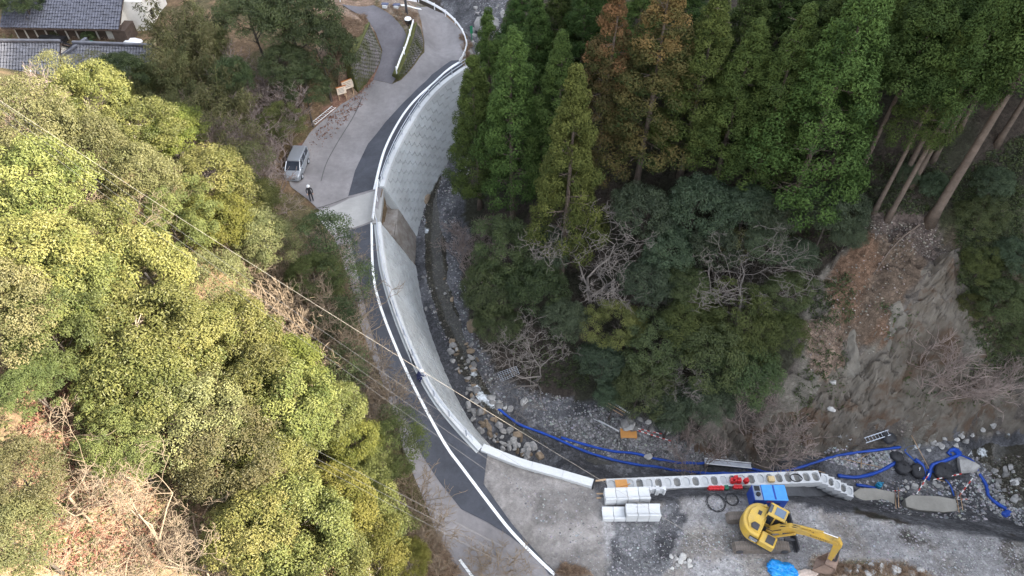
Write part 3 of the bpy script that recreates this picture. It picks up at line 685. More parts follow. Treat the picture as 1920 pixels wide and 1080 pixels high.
def crown_mesh(name, material, seed, R_=3.2, hz=.8, puffs=80, per=150, ln=.24, wd=.12, pr=(.22, .36), droop=.0, ragged=.25, base=-.35, upbias=.55):
    """broad crown: leaf clumps spread over an uneven dome; origin at the crown's middle"""
    global rng; rng = np.random.default_rng(seed); V_, F_, T_ = [], [], []; off = 0
    lobes = unit(rng.normal(size=(7, 3))); lk = rng.uniform(-.5, 1, 7)*ragged
    for k in range(puffs):
        d = unit(rng.normal(size=(1, 3)))[0]
        if d[2] < base: d[2] = -d[2]*rng.uniform(.2, 1); d /= np.linalg.norm(d)
        rad = R_*(1 + (lk*np.clip(lobes@d, 0, 1)**3).sum() + rng.uniform(-.14, .08))*(1 if rng.random() > .2 else rng.uniform(.55, .85))
        c = d*rad*np.array((1, 1, hz))*.82; r = R_*rng.uniform(*pr)
        n = int(per*(r/(R_*.2))**1.6); dd = unit(rng.normal(size=(n, 3)))
        dd[:, 2] = np.where((dd[:, 2] < -.25) & (rng.random(n) < .8), -dd[:, 2], dd[:, 2])
        p = c + dd*r*np.array((1.1, 1.1, .72))*(rng.uniform(.62, 1.05, (n, 1)))
        nrm = unit(dd*1.0 + np.array((0, 0, upbias*.6)) + rng.normal(size=(n, 3))*.38)
        ax = unit(dd + rng.normal(size=(n, 3))*.8 - np.array((0, 0, droop)))
        t = np.clip(rng.normal(.5, .2) + .18*dd[:, 2] + rng.normal(size=n)*.10, 0, 1)  # leaves lighten toward each clump's top, shading put into the tint
        v, f, tt = leaves(p, nrm, ax, ln*rng.uniform(.6, 1.3, n), wd*rng.uniform(.7, 1.3, n), t)
        V_.append(v); F_.append(f+off); T_.append(tt); off += len(v)
    return np_mesh(name, np.concatenate(V_), np.concatenate(F_), material, attr={'tint': np.concatenate(T_)})
def cedar_mesh(name, material, seed, H=20.0, R_=3.0, start=.22, puffs=300, per=135, open_=0.0, brown=0.0, ln=.22, wd=.085):
    """Japanese cedar: stacked rope-like foliage balls on a narrow cone; origin at the foot"""
    global rng; rng = np.random.default_rng(seed); V_, F_, T_ = [], [], []; off = 0
    for k in range(puffs):
        q = rng.random()**.8; hgt = start + (1-start)*q
        prof = (1-q)**.85*(.55+.45*min(1, q*6+.35)) + .035
        a = rng.uniform(0, 2*math.pi); rad = R_*prof*rng.uniform(.6, 1.22)*(1+.13*math.sin(3*a+seed))
        if rng.random() < open_: continue
        c = np.array((math.cos(a)*rad, math.sin(a)*rad, H*hgt - .22*rad)); r = (.36+.46*prof)*rng.uniform(.65, 1.25)
        n = int(per*(r/.65)**1.4); out = np.array((math.cos(a), math.sin(a), .35)); dd = unit(rng.normal(size=(n, 3)) + out*.55)
        p = c + dd*r*np.array((1, 1, 1.0))*rng.uniform(.6, 1.05, (n, 1))
        ax = unit(dd + np.array((0, 0, .55)) + rng.normal(size=(n, 3))*.35); nrm = unit(dd*.9 + np.array((0, 0, .3)) + rng.normal(size=(n, 3))*.4)
        t = np.clip(rng.normal(.42, .14) + .22*dd[:, 2] + .25*(q-.5) + rng.normal(size=n)*.12, 0, 1)  # upper needles of a clump tinted lighter: painted shading
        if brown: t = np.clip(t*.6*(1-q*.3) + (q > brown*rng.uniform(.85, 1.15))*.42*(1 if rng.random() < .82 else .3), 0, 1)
        v, f, tt = leaves(p, nrm, ax, ln*rng.uniform(.7, 1.3, n), wd*rng.uniform(.7, 1.3, n), t, fold=.1)
        V_.append(v); F_.append(f+off); T_.append(tt); off += len(v)
    return np_mesh(name, np.concatenate(V_), np.concatenate(F_), material, attr={'tint': np.concatenate(T_)})
def trunk_mesh(name, material, seed, H, r0, r1, lean=.3, limbs=7, lo=.35, reach=2.0, rise=1.0, n=9):
    random.seed(seed); b = MB(); pts = []
    for i in range(n):
        t = i/(n-1); pts.append((lean*math.sin(t*2.1+seed)*t, lean*math.cos(t*1.7+seed*2)*t, H*t - .5*(1-t)))
    b.tube(pts, [(r0*1.5 if i == 0 else r0+(r1-r0)*i/(n-1)) for i in range(n)], 7)
    for k in range(limbs):
        t = lo + (1-lo)*(k+random.random())/limbs*.95; f = t*(n-1); i = min(int(f), n-2); p = Vector(pts[i]).lerp(Vector(pts[i+1]), f-i)
        a = random.uniform(0, 6.283); L = reach*random.uniform(.6, 1.1)*(1.15-t*.6); d = Vector((math.cos(a), math.sin(a), 0)); rr = (r0+(r1-r0)*t)*.5
        m = p + d*L*.5 + Vector((0, 0, rise*L*.35)); e = p + d*L + Vector((0, 0, rise*L*.8))
        b.tube([p, m, e], [rr, rr*.65, rr*.3], 5)
        if reach > 1.2:
            for s in (-1, 1):
                d2 = Vector((math.cos(a+s*.8), math.sin(a+s*.8), 0)); b.tube([m, m+d2*L*.45+Vector((0, 0, rise*L*.3))], [rr*.5, rr*.2], 4)
    return b.mesh(name, material, smooth=True)
def bare_mesh(name, material, seed, H=5.5, r0=.13, depth=5, spread=.75, stems=1, up=.25, kids=(2, 4), stem_h=.3, thin=.012):
    """leafless tree: forks again and again, crooked; one mesh"""
    rd = random.Random(seed); b = MB()
    def grow(p, d, L, r, lv):
        pts, rr = [p], [r]; q = p.copy(); dd = d.copy(); m = 3 if lv > 0 else 2
        for i in range(m):
            dd = (dd + Vector((rd.gauss(0, .22), rd.gauss(0, .22), rd.gauss(.03, .14)))).normalized()
            q = q + dd*(L/m); pts.append(q.copy()); rr.append(max(thin*(.5 if lv == 0 and i == m-1 else 1), r*(1-.42*(i+1)/m)))
        b.tube(pts, rr, 5 if lv > 3 else (4 if lv > 1 else 3), cap=False)
        if lv == 0: return
        for k in range(rd.randint(*kids)):
            i = rd.randint(max(1, m-2), m) if k else m
            a = rd.uniform(0, 6.283); s = Vector((math.cos(a), math.sin(a), up*rd.uniform(-.6, 1.4)))
            nd_ = (dd*(1-spread*.55) + s*spread).normalized()
            grow(pts[i], nd_, L*rd.uniform(.58, .82), rr[i]*.72, lv-1)
    for s in range(stems):
        a = 6.283*s/max(1, stems) + rd.random(); t = .12 if stems == 1 else .5
        grow(Vector((math.cos(a)*.08*stems, math.sin(a)*.08*stems, -.3)), Vector((math.cos(a)*t, math.sin(a)*t, 1)).normalized(), H*stem_h, r0, depth)
    return b.mesh(name, material, smooth=True)

G_sun = leaf_mat('camellia_leaf', (.066, .084, .022), (.20, .195, .062), .30, .5, .3)
G_olive = leaf_mat('olive_leaf', (.074, .085, .032), (.19, .18, .078), .30, .5, .3)
G_yellow = leaf_mat('yellow_green_leaf', (.082, .102, .022), (.215, .215, .05), .35)
G_dark = leaf_mat('dark_evergreen_leaf', (.032, .050, .020), (.090, .115, .042), .22, .5, .35)
G_deep = leaf_mat('blue_green_leaf', (.030, .048, .026), (.082, .110, .058), .2, .5, .4)
G_fresh = leaf_mat('fresh_green_leaf', (.048, .066, .022), (.128, .145, .045), .28)
G_cedar = leaf_mat('cedar_needles', (.026, .048, .014), (.080, .120, .030), .2, .7, .15)
G_cedar2 = leaf_mat('bright_cedar_needles', (.032, .056, .016), (.095, .140, .034), .2, .7, .15)
G_cedar3 = leaf_mat('olive_cedar_needles', (.036, .052, .014), (.115, .130, .034), .2, .7, .15)
G_rust = leaf_mat('rusty_cedar_needles', (.030, .046, .014), (.185, .105, .045), .2, .7, .15)
G_bamboo = leaf_mat('bamboo_leaf', (.065, .075, .030), (.185, .180, .080), .3)
W_bark = mat('cedar_bark', (.135, .105, .085), .95, .3, 2.5, bump=.6, bscale=14)
W_pale = mat('pale_bark', (.33, .28, .23), .95, .2, 2.0)
W_brown = mat('brown_bark', (.085, .07, .058), .95, .3, 2.0)
W_grey = mat('grey_twig', (.165, .145, .13), .95, .2, 2.0)
W_pink = mat('pinkish_twig', (.27, .215, .19), .95, .2, 2.0)
W_tan = mat('tan_twig', (.24, .185, .13), .95, .2, 2.0)

bare = {'pale': [bare_mesh('branches', W_tan, 400+i, 7.5, .07, 7, .8, 1, .2, (2, 3), .25, .006) for i in range(3)],
        'grey': [bare_mesh('branches', W_grey, 410+i, 7.5, .075, 7, .85, 1, .2, (2, 3), .25, .006) for i in range(3)],
        'thicket': [bare_mesh('twigs', W_pink, 420+i, 5.0, .055, 4, .55, 11, .5, (2, 4), .32, .015) for i in range(2)],
        'brush': [bare_mesh('twigs', W_tan, 430+i, 5.0, .055, 4, .6, 10, .4, (2, 4), .32, .014) for i in range(2)]}
crowns = {
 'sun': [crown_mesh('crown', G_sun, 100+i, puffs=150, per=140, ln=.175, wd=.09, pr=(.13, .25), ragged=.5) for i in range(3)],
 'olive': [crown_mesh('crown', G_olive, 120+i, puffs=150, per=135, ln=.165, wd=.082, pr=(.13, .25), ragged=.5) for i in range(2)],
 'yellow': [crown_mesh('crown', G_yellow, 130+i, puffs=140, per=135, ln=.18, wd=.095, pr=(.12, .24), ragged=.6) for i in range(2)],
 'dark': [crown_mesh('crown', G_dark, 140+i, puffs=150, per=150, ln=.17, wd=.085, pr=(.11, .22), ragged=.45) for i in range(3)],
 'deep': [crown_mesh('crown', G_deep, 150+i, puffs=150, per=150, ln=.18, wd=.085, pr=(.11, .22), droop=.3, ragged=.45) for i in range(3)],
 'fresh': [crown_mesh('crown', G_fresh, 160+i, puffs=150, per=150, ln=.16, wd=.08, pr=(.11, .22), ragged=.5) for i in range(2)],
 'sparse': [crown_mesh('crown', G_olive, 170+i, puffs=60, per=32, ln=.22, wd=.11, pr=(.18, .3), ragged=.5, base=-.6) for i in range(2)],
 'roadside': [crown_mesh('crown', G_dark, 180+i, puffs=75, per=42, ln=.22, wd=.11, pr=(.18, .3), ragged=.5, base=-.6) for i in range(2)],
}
trunks = {k: [trunk_mesh('trunk', W_brown if k not in ('sun', 'yellow') else W_pale, 7+i, 1.0*4.6, .16, .06, .5, 8, .45, 2.0, .8) for i in range(2)] for k in ('sun', 'olive', 'yellow', 'dark')}
G_left, G_right = 'evergreen trees on the left hillside', 'evergreen trees on the right bank'
def place(u, v, lift, Hf):
    """foot of a tree whose crown middle, lift metres above its foot, shows at u,v"""
    h = 6.0
    for _ in range(40):
        p = P(u, v, h+lift); g = float(Hf(p.x, p.y)[0]); h = .6*h+.4*g
    p = P(u, v, h+lift); return Vector((p.x, p.y, float(gh(p.x, p.y)[0])))
n_tree = 0
def broad(kind, u, v, Rm, label, group, lift=None, squash=1.0, name='broadleaf_tree', cat='tree'):
    global n_tree; n_tree += 1
    lift = lift if lift is not None else 2.2+Rm*.9
    p = place(u, v, lift, gh); e = empty(name, p, (n_tree*2.399) % 6.283); tag(e, label, cat, group)
    ms = crowns[kind]; k = Rm/3.2
    k *= .95; squash *= (1.0, 1.22, 1.1, 1.32, .95)[n_tree % 5]; link('crown', ms[n_tree % len(ms)], e, loc=(0, 0, lift), scale=(k, k, k*squash))
    tm = trunks[kind if kind in trunks else 'dark'][n_tree % 2]; s = (lift+.6*Rm)/5.6
    link('trunk', tm, e, scale=(k, k, s))
    if kind in ('sun', 'olive', 'yellow', 'sparse', 'roadside') and Rm > 1.7 and n_tree % 3:
        q = (lift+Rm*.85)/6.6; link('branches', bare['pale' if kind not in ('sparse', 'roadside') else 'grey'][n_tree % 3], e, scale=(q*.95, q*.95, q))
    return e
# ---------------------------------------------------------------- trees of the sunny left hillside
L_trees = [
 ('sun', 165, 195, 3.0, 'sunlit evergreen whose crown stands just below the lower tiled roof'),
 ('yellow', 225, 178, 1.5, 'small pointed yellow-green tree rising from the upper edge of the sunlit wood'),
 ('olive', 60, 255, 3.0, 'pale sunlit tree at the left edge below the bare branches'),
 ('sun', 250, 250, 3.0, 'sunlit evergreen in the second row below the tiled roofs'),
 ('yellow', 330, 262, 2.6, 'bright yellow-green crown beside the brown thicket above the wires'),
 ('olive', 160, 290, 2.8, 'dull olive tree where the wires enter the sunlit wood'),
 ('sun', 60, 370, 3.2, 'sunlit evergreen at the left edge above the pale fallen branches'),
 ('olive', 270, 345, 2.7, 'olive tree under the uppermost wires'),
 ('sun', 390, 340, 3.1, 'broad sunlit crown left of the brown thicket and the parked van'),
 ('sun', 470, 385, 2.6, 'sunlit crown nearest to the parked van'),
 ('yellow', 410, 425, 2.4, 'yellow-green crown with its pale forked trunk showing under the wires'),
 ('olive', 490, 450, 2.4, 'olive crown right of the four wires at mid height'),
 ('fresh', 330, 440, 2.4, 'darker tree in the shadow between the four wires'),
 ('sun', 55, 490, 3.1, 'sunlit evergreen at the left edge at half height of the picture'),
 ('sun', 180, 470, 2.8, 'sunlit crown just left of where the four wires cross the shade'),
 ('sun', 270, 520, 3.2, 'big pale-topped crown below the shaded gap under the wires'),
 ('olive', 385, 545, 2.4, 'olive tree with thin bare stems at its right'),
 ('sun', 130, 560, 2.6, 'sunlit evergreen above the open patch of leaf litter'),
 ('sun', 250, 620, 3.3, 'large sunlit evergreen in the middle of the left wood'),
 ('sun', 350, 660, 3.0, 'sunlit evergreen right of the largest crown in the left wood'),
 ('fresh', 110, 640, 2.3, 'dark shaded evergreen beside the open leaf litter'),
 ('olive', 20, 590, 2.5, 'olive tree at the left edge above the leaf litter'),
 ('sun', 460, 645, 2.9, 'sunlit crown below the tangle of bare branches'),
 ('yellow', 545, 700, 2.7, 'yellow-green crown on the slope left of the dark roadside tree'),
 ('sun', 440, 745, 3.0, 'sunlit crown at the centre of the lower left wood'),
 ('sun', 270, 730, 2.9, 'sunlit evergreen over pale trunks by the leaf litter'),
 ('olive', 350, 790, 2.7, 'olive crown above the big bare tree in the lower left'),
 ('sun', 540, 790, 2.9, 'sunlit crown where the lower wires begin'),
 ('sun', 620, 775, 2.4, 'sunlit crown whose edge nears the road at the narrow part'),
 ('yellow', 665, 835, 2.0, 'small yellow-green crown above the lower wires'),
 ('fresh', 725, 850, 1.9, 'green tree leaning over the road beside the lower white line'),
 ('fresh', 690, 895, 1.8, 'green shaded tree just under the lower wires at the roadside'),
 ('olive', 430, 860, 2.6, 'greyish olive crown right of the big bare tree'),
 ('sun', 520, 890, 2.6, 'sunlit crown left of the dark gap under the lower wires'),
 ('yellow', 630, 960, 2.5, 'yellow-green round crown below the lower wires'),
 ('sun', 700, 985, 2.0, 'yellowish crown nearest the road near the lower edge'),
 ('sun', 560, 985, 2.9, 'wide sunlit crown at the lower edge left of the road'),
 ('sun', 470, 1010, 2.4, 'sunlit crown right of the bare trees at the lower edge'),
 ('yellow', 690, 1065, 2.3, 'yellow-green crown cut by the lower edge beside the road'),
 ('sun', 590, 1075, 2.6, 'sunlit crown cut by the lower edge'),
 ('olive', 40, 905, 1.7, 'low olive bush left of the orange-brown path'),
 ('olive', 30, 1010, 1.9, 'grey-green bush in the lower left corner'),
 ('yellow', 770, 1050, 1.3, 'small bright bush beside the white verge line'),
 ('fresh', 60, 720, 1.6, 'dark low bush among the leaf litter at the left edge'),
 ('fresh', 230, 840, 1.8, 'dark green bush above the big bare tree'),
]
for k, u, v, r, lab in L_trees: broad(k, u, v, r, lab, G_left)
# shaded trees and thicket along the road and up to the houses
S_trees = [
 ('roadside', 615, 450, 2.4, 'shaded tree hanging over the road beside the culvert bridge'),
 ('roadside', 655, 525, 2.2, 'thin shaded tree whose twigs reach over the white line'),
 ('roadside', 635, 605, 1.8, 'shaded tree over the old pavement at the narrowest part of the road'),
 ('fresh', 585, 520, 2.1, 'green tree between bare branches and the roadside'),
 ('roadside', 650, 700, 2.0, 'dark green tree beside the bare twigs left of the crouching worker'),
 ('roadside', 745, 800, 1.5, 'low dark branch spreading over the road edge'),
 ('dark', 545, 35, 4.2, 'big dark evergreen at the top beside the dry grass bank'),
 ('dark', 600, 100, 3.3, 'dark evergreen beside the mossy stone wall'),
 ('dark', 475, 30, 3.4, 'dark evergreen at the top edge left of the biggest dark crown'),
 ('dark', 540, 130, 2.9, 'dull blue-green tree between the pink thicket and the notice boards'),
 ('dark', 570, 168, 2.2, 'low dark bush above the white ladder by the road'),
 ('fresh', 520, 235, 2.0, 'feathery green bush above the red-brown bank'),
 ('dark', 440, 150, 2.2, 'dark shaded tree amid the bamboo'),
 ('sparse', 380, 215, 2.4, 'brownish thin tree between bamboo and sunlit wood'),
 ('sparse', 470, 300, 2.0, 'thin brownish tree above the parked van'),
 ('sparse', 450, 265, 2.3, 'thin olive tree left of the feathery green bush'),
 ('sparse', 545, 440, 1.8, 'thin olive tree left of the standing worker'),
 ('dark', 230, 140, 2.0, 'dull green bush right below the small tiled shed'),
 ('sparse', 100, 130, 2.0, 'thin grey-green bush against the lower tiled roof'),
 ('sparse', 180, 125, 1.8, 'thin grey-green bush against the small tiled shed'),
 ('dark', 40, 8, 2.0, 'dark tree at the top left corner behind the house'),
 ('dark', 165, 70, .85, 'clipped round garden pine in front of the house'),
 ('dark', 105, 70, .5, 'tiny clipped garden shrub on the lawn'),
]
for k, u, v, r, lab in S_trees:
    broad(k, u, v, r, lab, 'shaded trees between the houses and the road', lift=(r*.8 if r < 1.3 else None))
# bamboo
def bamboo_mesh(seed, n=26, H=7.5):
    global rng; rng = np.random.default_rng(seed); rd = random.Random(seed); V_, F_, T_ = [], [], []; off = 0; b = MB()
    for k in range(n):
        a = rd.uniform(0, 6.283); r = 1.5*math.sqrt(rd.random()); p0 = np.array((math.cos(a)*r, math.sin(a)*r, -.2)); h = H*rd.uniform(.7, 1.05); lean = np.array((math.cos(a+rd.gauss(0, .7)), math.sin(a+rd.gauss(0, .7)), 0))*rd.uniform(.6, 2.0)
        pts = [p0 + lean*(t**2.4) + np.array((0, 0, h*t - .9*max(0, t-.75)**2*h)) for t in np.linspace(0, 1, 8)]
        b.tube([tuple(p) for p in pts], [.045*(1-.75*i/7) for i in range(8)], 4, cap=False)
        m = 150; t = .35+.65*rng.random(m)**.8; base = np.array([pts[min(int(q*7), 6)]*(1-(q*7 % 1))+pts[min(int(q*7)+1, 7)]*(q*7 % 1) for q in t])
        d = unit(np.column_stack([rng.normal(size=m), rng.normal(size=m), rng.normal(size=m)*.2-.1])); rad = (.25+.65*rng.random(m))*(1.15-.6*t)
        p = base + d*rad[:, None] - np.array((0, 0, 1))*(rad[:, None]**2)*.25
        nrm = unit(rng.normal(size=(m, 3))*.5 + np.array((0, 0, 1)) + d*.4); tint_ = np.clip(rd.gauss(.5, .2) + rng.normal(size=m)*.18, 0, 1)
        v, f, tt = leaves(p, nrm, d+np.array((0, 0, -.5)), .42*rng.uniform(.6, 1.2, m), .09, tint_)
        V_.append(v); F_.append(f+off); T_.append(tt); off += len(v)
    return np_mesh('leaves', np.concatenate(V_), np.concatenate(F_), G_bamboo, attr={'tint': np.concatenate(T_)}), b.mesh('culms', mat('bamboo_culm', (.16, .17, .06), .6))
bam = [bamboo_mesh(300), bamboo_mesh(301)]
for i, (u, v, s, lab) in enumerate([(330, 62, 1.1, 'tall bamboo clump right of the white gable'), (355, 110, 1.0, 'bamboo clump below the tallest bamboo'), (300, 130, .9, 'bamboo clump right of the small tiled shed'), (400, 175, .95, 'arching bamboo clump left of the pink thicket'), (350, 190, .8, 'bamboo clump just above the sunlit wood'), (395, 60, .9, 'bamboo clump left of the big dark evergreens'), (255, 155, .7, 'low bamboo below the small tiled shed'), (430, 200, .8, 'drooping bamboo above the brown thin trees')]):
    p = place(u, v, 4.5*s, gh); e = empty('bamboo_clump', p, i*1.9, s); tag(e, lab, 'bamboo', 'bamboo clumps below the houses')
    link('foliage', bam[i % 2][0], e); link('culms', bam[i % 2][1], e)

# ---------------------------------------------------------------- leafless trees and thickets
def bare_tree(kind, u, v, Rm, label, group, lift=None, name=None, tilt=0.0):
    global n_tree; n_tree += 1
    lift = lift if lift is not None else (Rm*2.1 if u < 900 else Rm*2.1)
    p = place(u, v, lift, gh); e = empty(name or ('bare_tree' if kind in ('pale', 'grey') else 'bare_thicket'), p, (n_tree*2.399) % 6.283, Rm/(1.95 if u < 900 else 1.55))
    e.rotation_euler = (tilt*random.uniform(-.4, .4), tilt*random.uniform(-.4, .4), (n_tree*2.399) % 6.283)
    tag(e, label, 'tree' if kind in ('pale', 'grey') else 'shrub', group)
    m = bare[kind]; link('branches' if kind in ('pale', 'grey') else 'twigs', m[n_tree % len(m)], e)
B_left = [
 ('pale', 25, 175, 3.2, 'pale leafless tree in the upper left corner of the sunlit wood'), ('pale', 120, 370, 3.0, 'pale leafless branches spreading over the sunlit wood left of the wires'),
 ('pale', 90, 420, 2.4, 'pale dead branches below the larger leafless crown'), ('pale', 60, 830, 3.3, 'large pale leafless tree over the orange-brown path at the left edge'),
 ('pale', 170, 820, 2.4, 'pale leafless tree right of the one over the path'), ('pale', 235, 970, 3.3, 'large pale leafless tree with a clear trunk at the lower left'),
 ('pale', 330, 960, 2.8, 'pale leafless tree between the big bare tree and the olive crown'), ('pale', 240, 1050, 2.8, 'pale leafless tree cut by the lower edge'), ('pale', 370, 1040, 2.6, 'tangled pale leafless tree right of the others at the lower edge'), ('pale', 150, 1040, 2.4, 'pale leafless tree over the brown soil at the lower edge'),
 ('brush', 345, 600, 2.2, 'thin bare stems rising between two sunlit crowns'), ('pale', 500, 590, 3.0, 'pale leafless tree standing in the tan tangle'), ('pale', 600, 600, 2.8, 'pale leafless tree at the right of the tan tangle'), ('pale', 440, 520, 2.4, 'pale leafless tree under the lowest of the four wires'), ('pale', 40, 120, 3.4, 'pale leafless tree at the left edge below the lower roof'), ('pale', 650, 560, 2.2, 'leafless tree over the pavement opposite the wall'), ('brush', 480, 570, 2.8, 'tan tangle of bare branches below the wires'), ('brush', 560, 590, 3.0, 'widest tan tangle of bare branches left of the road'), ('brush', 620, 640, 2.6, 'tan bare branches reaching toward the old pavement'), ('brush', 540, 500, 2.2, 'bare shrub left of the dark roadside tree'), ('pale', 590, 470, 2.4, 'pale bare tree at the roadside opposite the culvert'),
 ('brush', 545, 480, 2.2, 'tan scrub left of the tree hanging over the culvert bridge'), ('brush', 600, 530, 2.6, 'tan scrub beside the thin shaded tree'), ('brush', 530, 545, 2.6, 'tan scrub just below the crossing of the wires'), ('brush', 640, 655, 2.4, 'tan scrub above the dark green roadside tree'), ('brush', 580, 650, 2.6, 'tan scrub between the sunlit crowns and the old pavement'), ('brush', 690, 740, 2.0, 'tan scrub at the road edge below the bare grey tree'), ('brush', 640, 740, 2.2, 'tan scrub right of the yellow-green slope crown'),
 ('thicket', 470, 255, 1.8, 'grey-brown scrub right above the parked van'), ('thicket', 470, 285, 2.4, 'grey-brown scrub between the thin trees'), ('thicket', 410, 200, 2.3, 'grey-brown scrub under the drooping bamboo'), ('thicket', 350, 225, 2.2, 'grey-brown scrub at the upper edge of the sunlit wood'), ('thicket', 470, 165, 2.4, 'pinkish scrub in the middle of the shaded trees'), ('thicket', 530, 90, 2.2, 'pinkish scrub against the dark evergreens'), ('thicket', 60, 140, 2.2, 'pinkish scrub left below the lower roof'),
 ('grey', 710, 690, 2.4, 'bare grey tree with twigs over the road near the crouching worker'), ('grey', 725, 745, 2.0, 'bare grey twigs over the dark asphalt'), ('brush', 745, 925, 2.2, 'brown thicket at the lower roadside'), ('brush', 760, 985, 1.8, 'brown thicket beside the lower pavement edge'), ('brush', 790, 1030, 1.6, 'low tan brush by the verge line'), ('brush', 930, 1050, 1.2, 'dry tan twigs in front of the lower road'),
 ('thicket', 495, 120, 2.8, 'pinkish leafless thicket left of the big dark evergreen'), ('thicket', 430, 95, 2.4, 'pinkish leafless thicket between bamboo and dark trees'), ('thicket', 500, 205, 2.4, 'grey-pink thicket above the feathery bush'), ('thicket', 440, 235, 2.6, 'brown-pink thicket next to the sunlit wood'), ('thicket', 430, 300, 1.8, 'brown thicket left of the parked van'), ('thicket', 440, 350, 1.6, 'brown thicket further left of the parked van'), ('thicket', 585, 440, 1.3, 'brown thicket below the standing worker'), ('thicket', 380, 150, 2.2, 'thin pinkish twigs inside the bamboo'), ('thicket', 110, 155, 2.2, 'pink-brown twigs below the lower tiled roof'),
]
for k, u, v, r, lab in B_left: bare_tree(k, u, v, r, lab, 'leafless trees on the left hillside', tilt=.5)
B_right = [
 ('grey', 1130, 440, 3.8, 'wide grey leafless tree in front of the cedars'), ('grey', 1000, 620, 3.4, 'pale leafless tree leaning over the stream bank'), ('grey', 1370, 480, 2.4, 'grey leafless tree amid the dark crowns'), ('grey', 1430, 500, 3.8, 'big grey leafless tree at the top of the eroded slope'), ('grey', 1235, 680, 2.8, 'thin leafless branches over the dark evergreen crown'), ('grey', 1290, 530, 2.2, 'small leafless tree between blue-green crowns'), ('thicket', 890, 450, 2.2, 'leafless shrub on the gravel bank by the stream'), ('thicket', 880, 410, 1.8, 'leafless shrub below the leftmost cedars'), ('thicket', 1810, 660, 2.0, 'bare twigs on the rock face at the right'), ('thicket', 1460, 770, 2.0, 'leafless shrub at the foot of the eroded slope'), ('thicket', 1320, 830, 1.4, 'leafless shrub above the orange board'), ('thicket', 1880, 690, 1.6, 'bare twigs at the right edge on the rock face')]
for k, u, v, r, lab in B_right: bare_tree(k, u, v, r, lab, 'leafless trees on the right bank', tilt=.6)

# ---------------------------------------------------------------- dark trees of the right bank
R_trees = [
 ('dark', 955, 480, 3.0, 'rounded dark evergreen at the stream in front of the leftmost cedars'), ('dark', 920, 550, 2.6, 'dark evergreen whose edge overhangs the stream gravel'), ('dark', 1000, 545, 2.6, 'dark brownish evergreen left of the wide grey leafless tree'), ('deep', 1040, 470, 2.2, 'blue-green shrub tree at the foot of the olive cedar'), ('dark', 935, 610, 2.0, 'low dark tree above the pale leaning bare tree'), ('deep', 1060, 600, 2.2, 'dark tree right of the pale leaning bare tree'),
 ('deep', 1215, 400, 2.8, 'blue-green tree at the foot of the rusty cedars'), ('deep', 1310, 390, 2.8, 'broad blue-green crown between rusty and bright cedars'), ('deep', 1400, 385, 2.5, 'blue-green crown left of the bright cedar foot'), ('deep', 1460, 400, 2.2, 'glossy blue-green crown under the bright cedar'), ('deep', 1560, 395, 2.4, 'grey-green tree at the top of the eroded slope'), ('deep', 1590, 440, 1.6, 'grey-green shrub at the brink of the red soil'), ('deep', 1250, 470, 2.3, 'blue-green crown right of the wide grey leafless tree'), ('deep', 1210, 530, 2.4, 'dark teal tree below the wide grey leafless tree'),
 ('fresh', 1160, 610, 2.2, 'olive-green crown at the left of the big clump over the pool'), ('fresh', 1290, 610, 2.4, 'fresh green crown at the top of the big clump over the pool'), ('fresh', 1400, 620, 2.7, 'bright green crown at the right of the big clump'), ('dark', 1330, 660, 2.9, 'dark green crown in the middle of the big clump'), ('dark', 1240, 650, 2.6, 'dark green crown left of the middle of the big clump'), ('deep', 1130, 680, 2.0, 'blue-green crown over the dark bank'), ('dark', 1200, 730, 2.5, 'dark crown above the red and white poles'), ('deep', 1150, 740, 1.6, 'low blue-green bush at the end of the stacked planks'), ('dark', 1400, 700, 2.6, 'dark crown at the right of the big clump above the cliff foot'), ('deep', 1330, 750, 2.3, 'blue-green crown at the lower right of the big clump'), ('deep', 1260, 770, 2.0, 'grey-green crown above the boulders and the orange board'), ('fresh', 1460, 620, 1.9, 'green bush at the edge of the red soil'), ('sparse', 1380, 460, 1.6, 'yellowish thin shrub tangled in the leafless tree'),
 ('deep', 1345, 465, 2.2, 'blue-green crown below the broad crown between the cedars'), ('deep', 1435, 455, 2.0, 'dark crown under the glossy crown of the bright cedar'), ('deep', 1495, 480, 1.9, 'dull green crown left of the red soil'), ('dark', 1475, 555, 1.8, 'dark bush between the big leafless tree and the red soil'), ('dark', 1290, 545, 2.0, 'dark crown just above the big clump over the pool'),
 ('deep', 1750, 350, 1.3, 'small dark shrub left of the thick leaning trunk'), ('dark', 1840, 410, 1.6, 'low shrub right of the thick leaning trunk'), ('fresh', 1840, 500, 1.4, 'green fern-like bush right of the rock face'), ('dark', 1880, 560, 1.8, 'dark bush near the right edge above the rock face'), ('deep', 1900, 480, 1.6, 'dark bush at the right edge'), ('deep', 1860, 350, 1.5, 'dark undergrowth shrub at the right edge among the trunks'), ('fresh', 1820, 570, 1.0, 'little green bush on the brink of the pale rock'), ('dark', 1905, 630, 1.4, 'dark bush low at the right edge'), ('deep', 1700, 330, 1.0, 'little shrub between two cedar trunks'),
]
for k, u, v, r, lab in R_trees: broad(k, u, v, r, lab, G_right, lift=(r*.7 if r < 1.9 and u > 1650 else None))

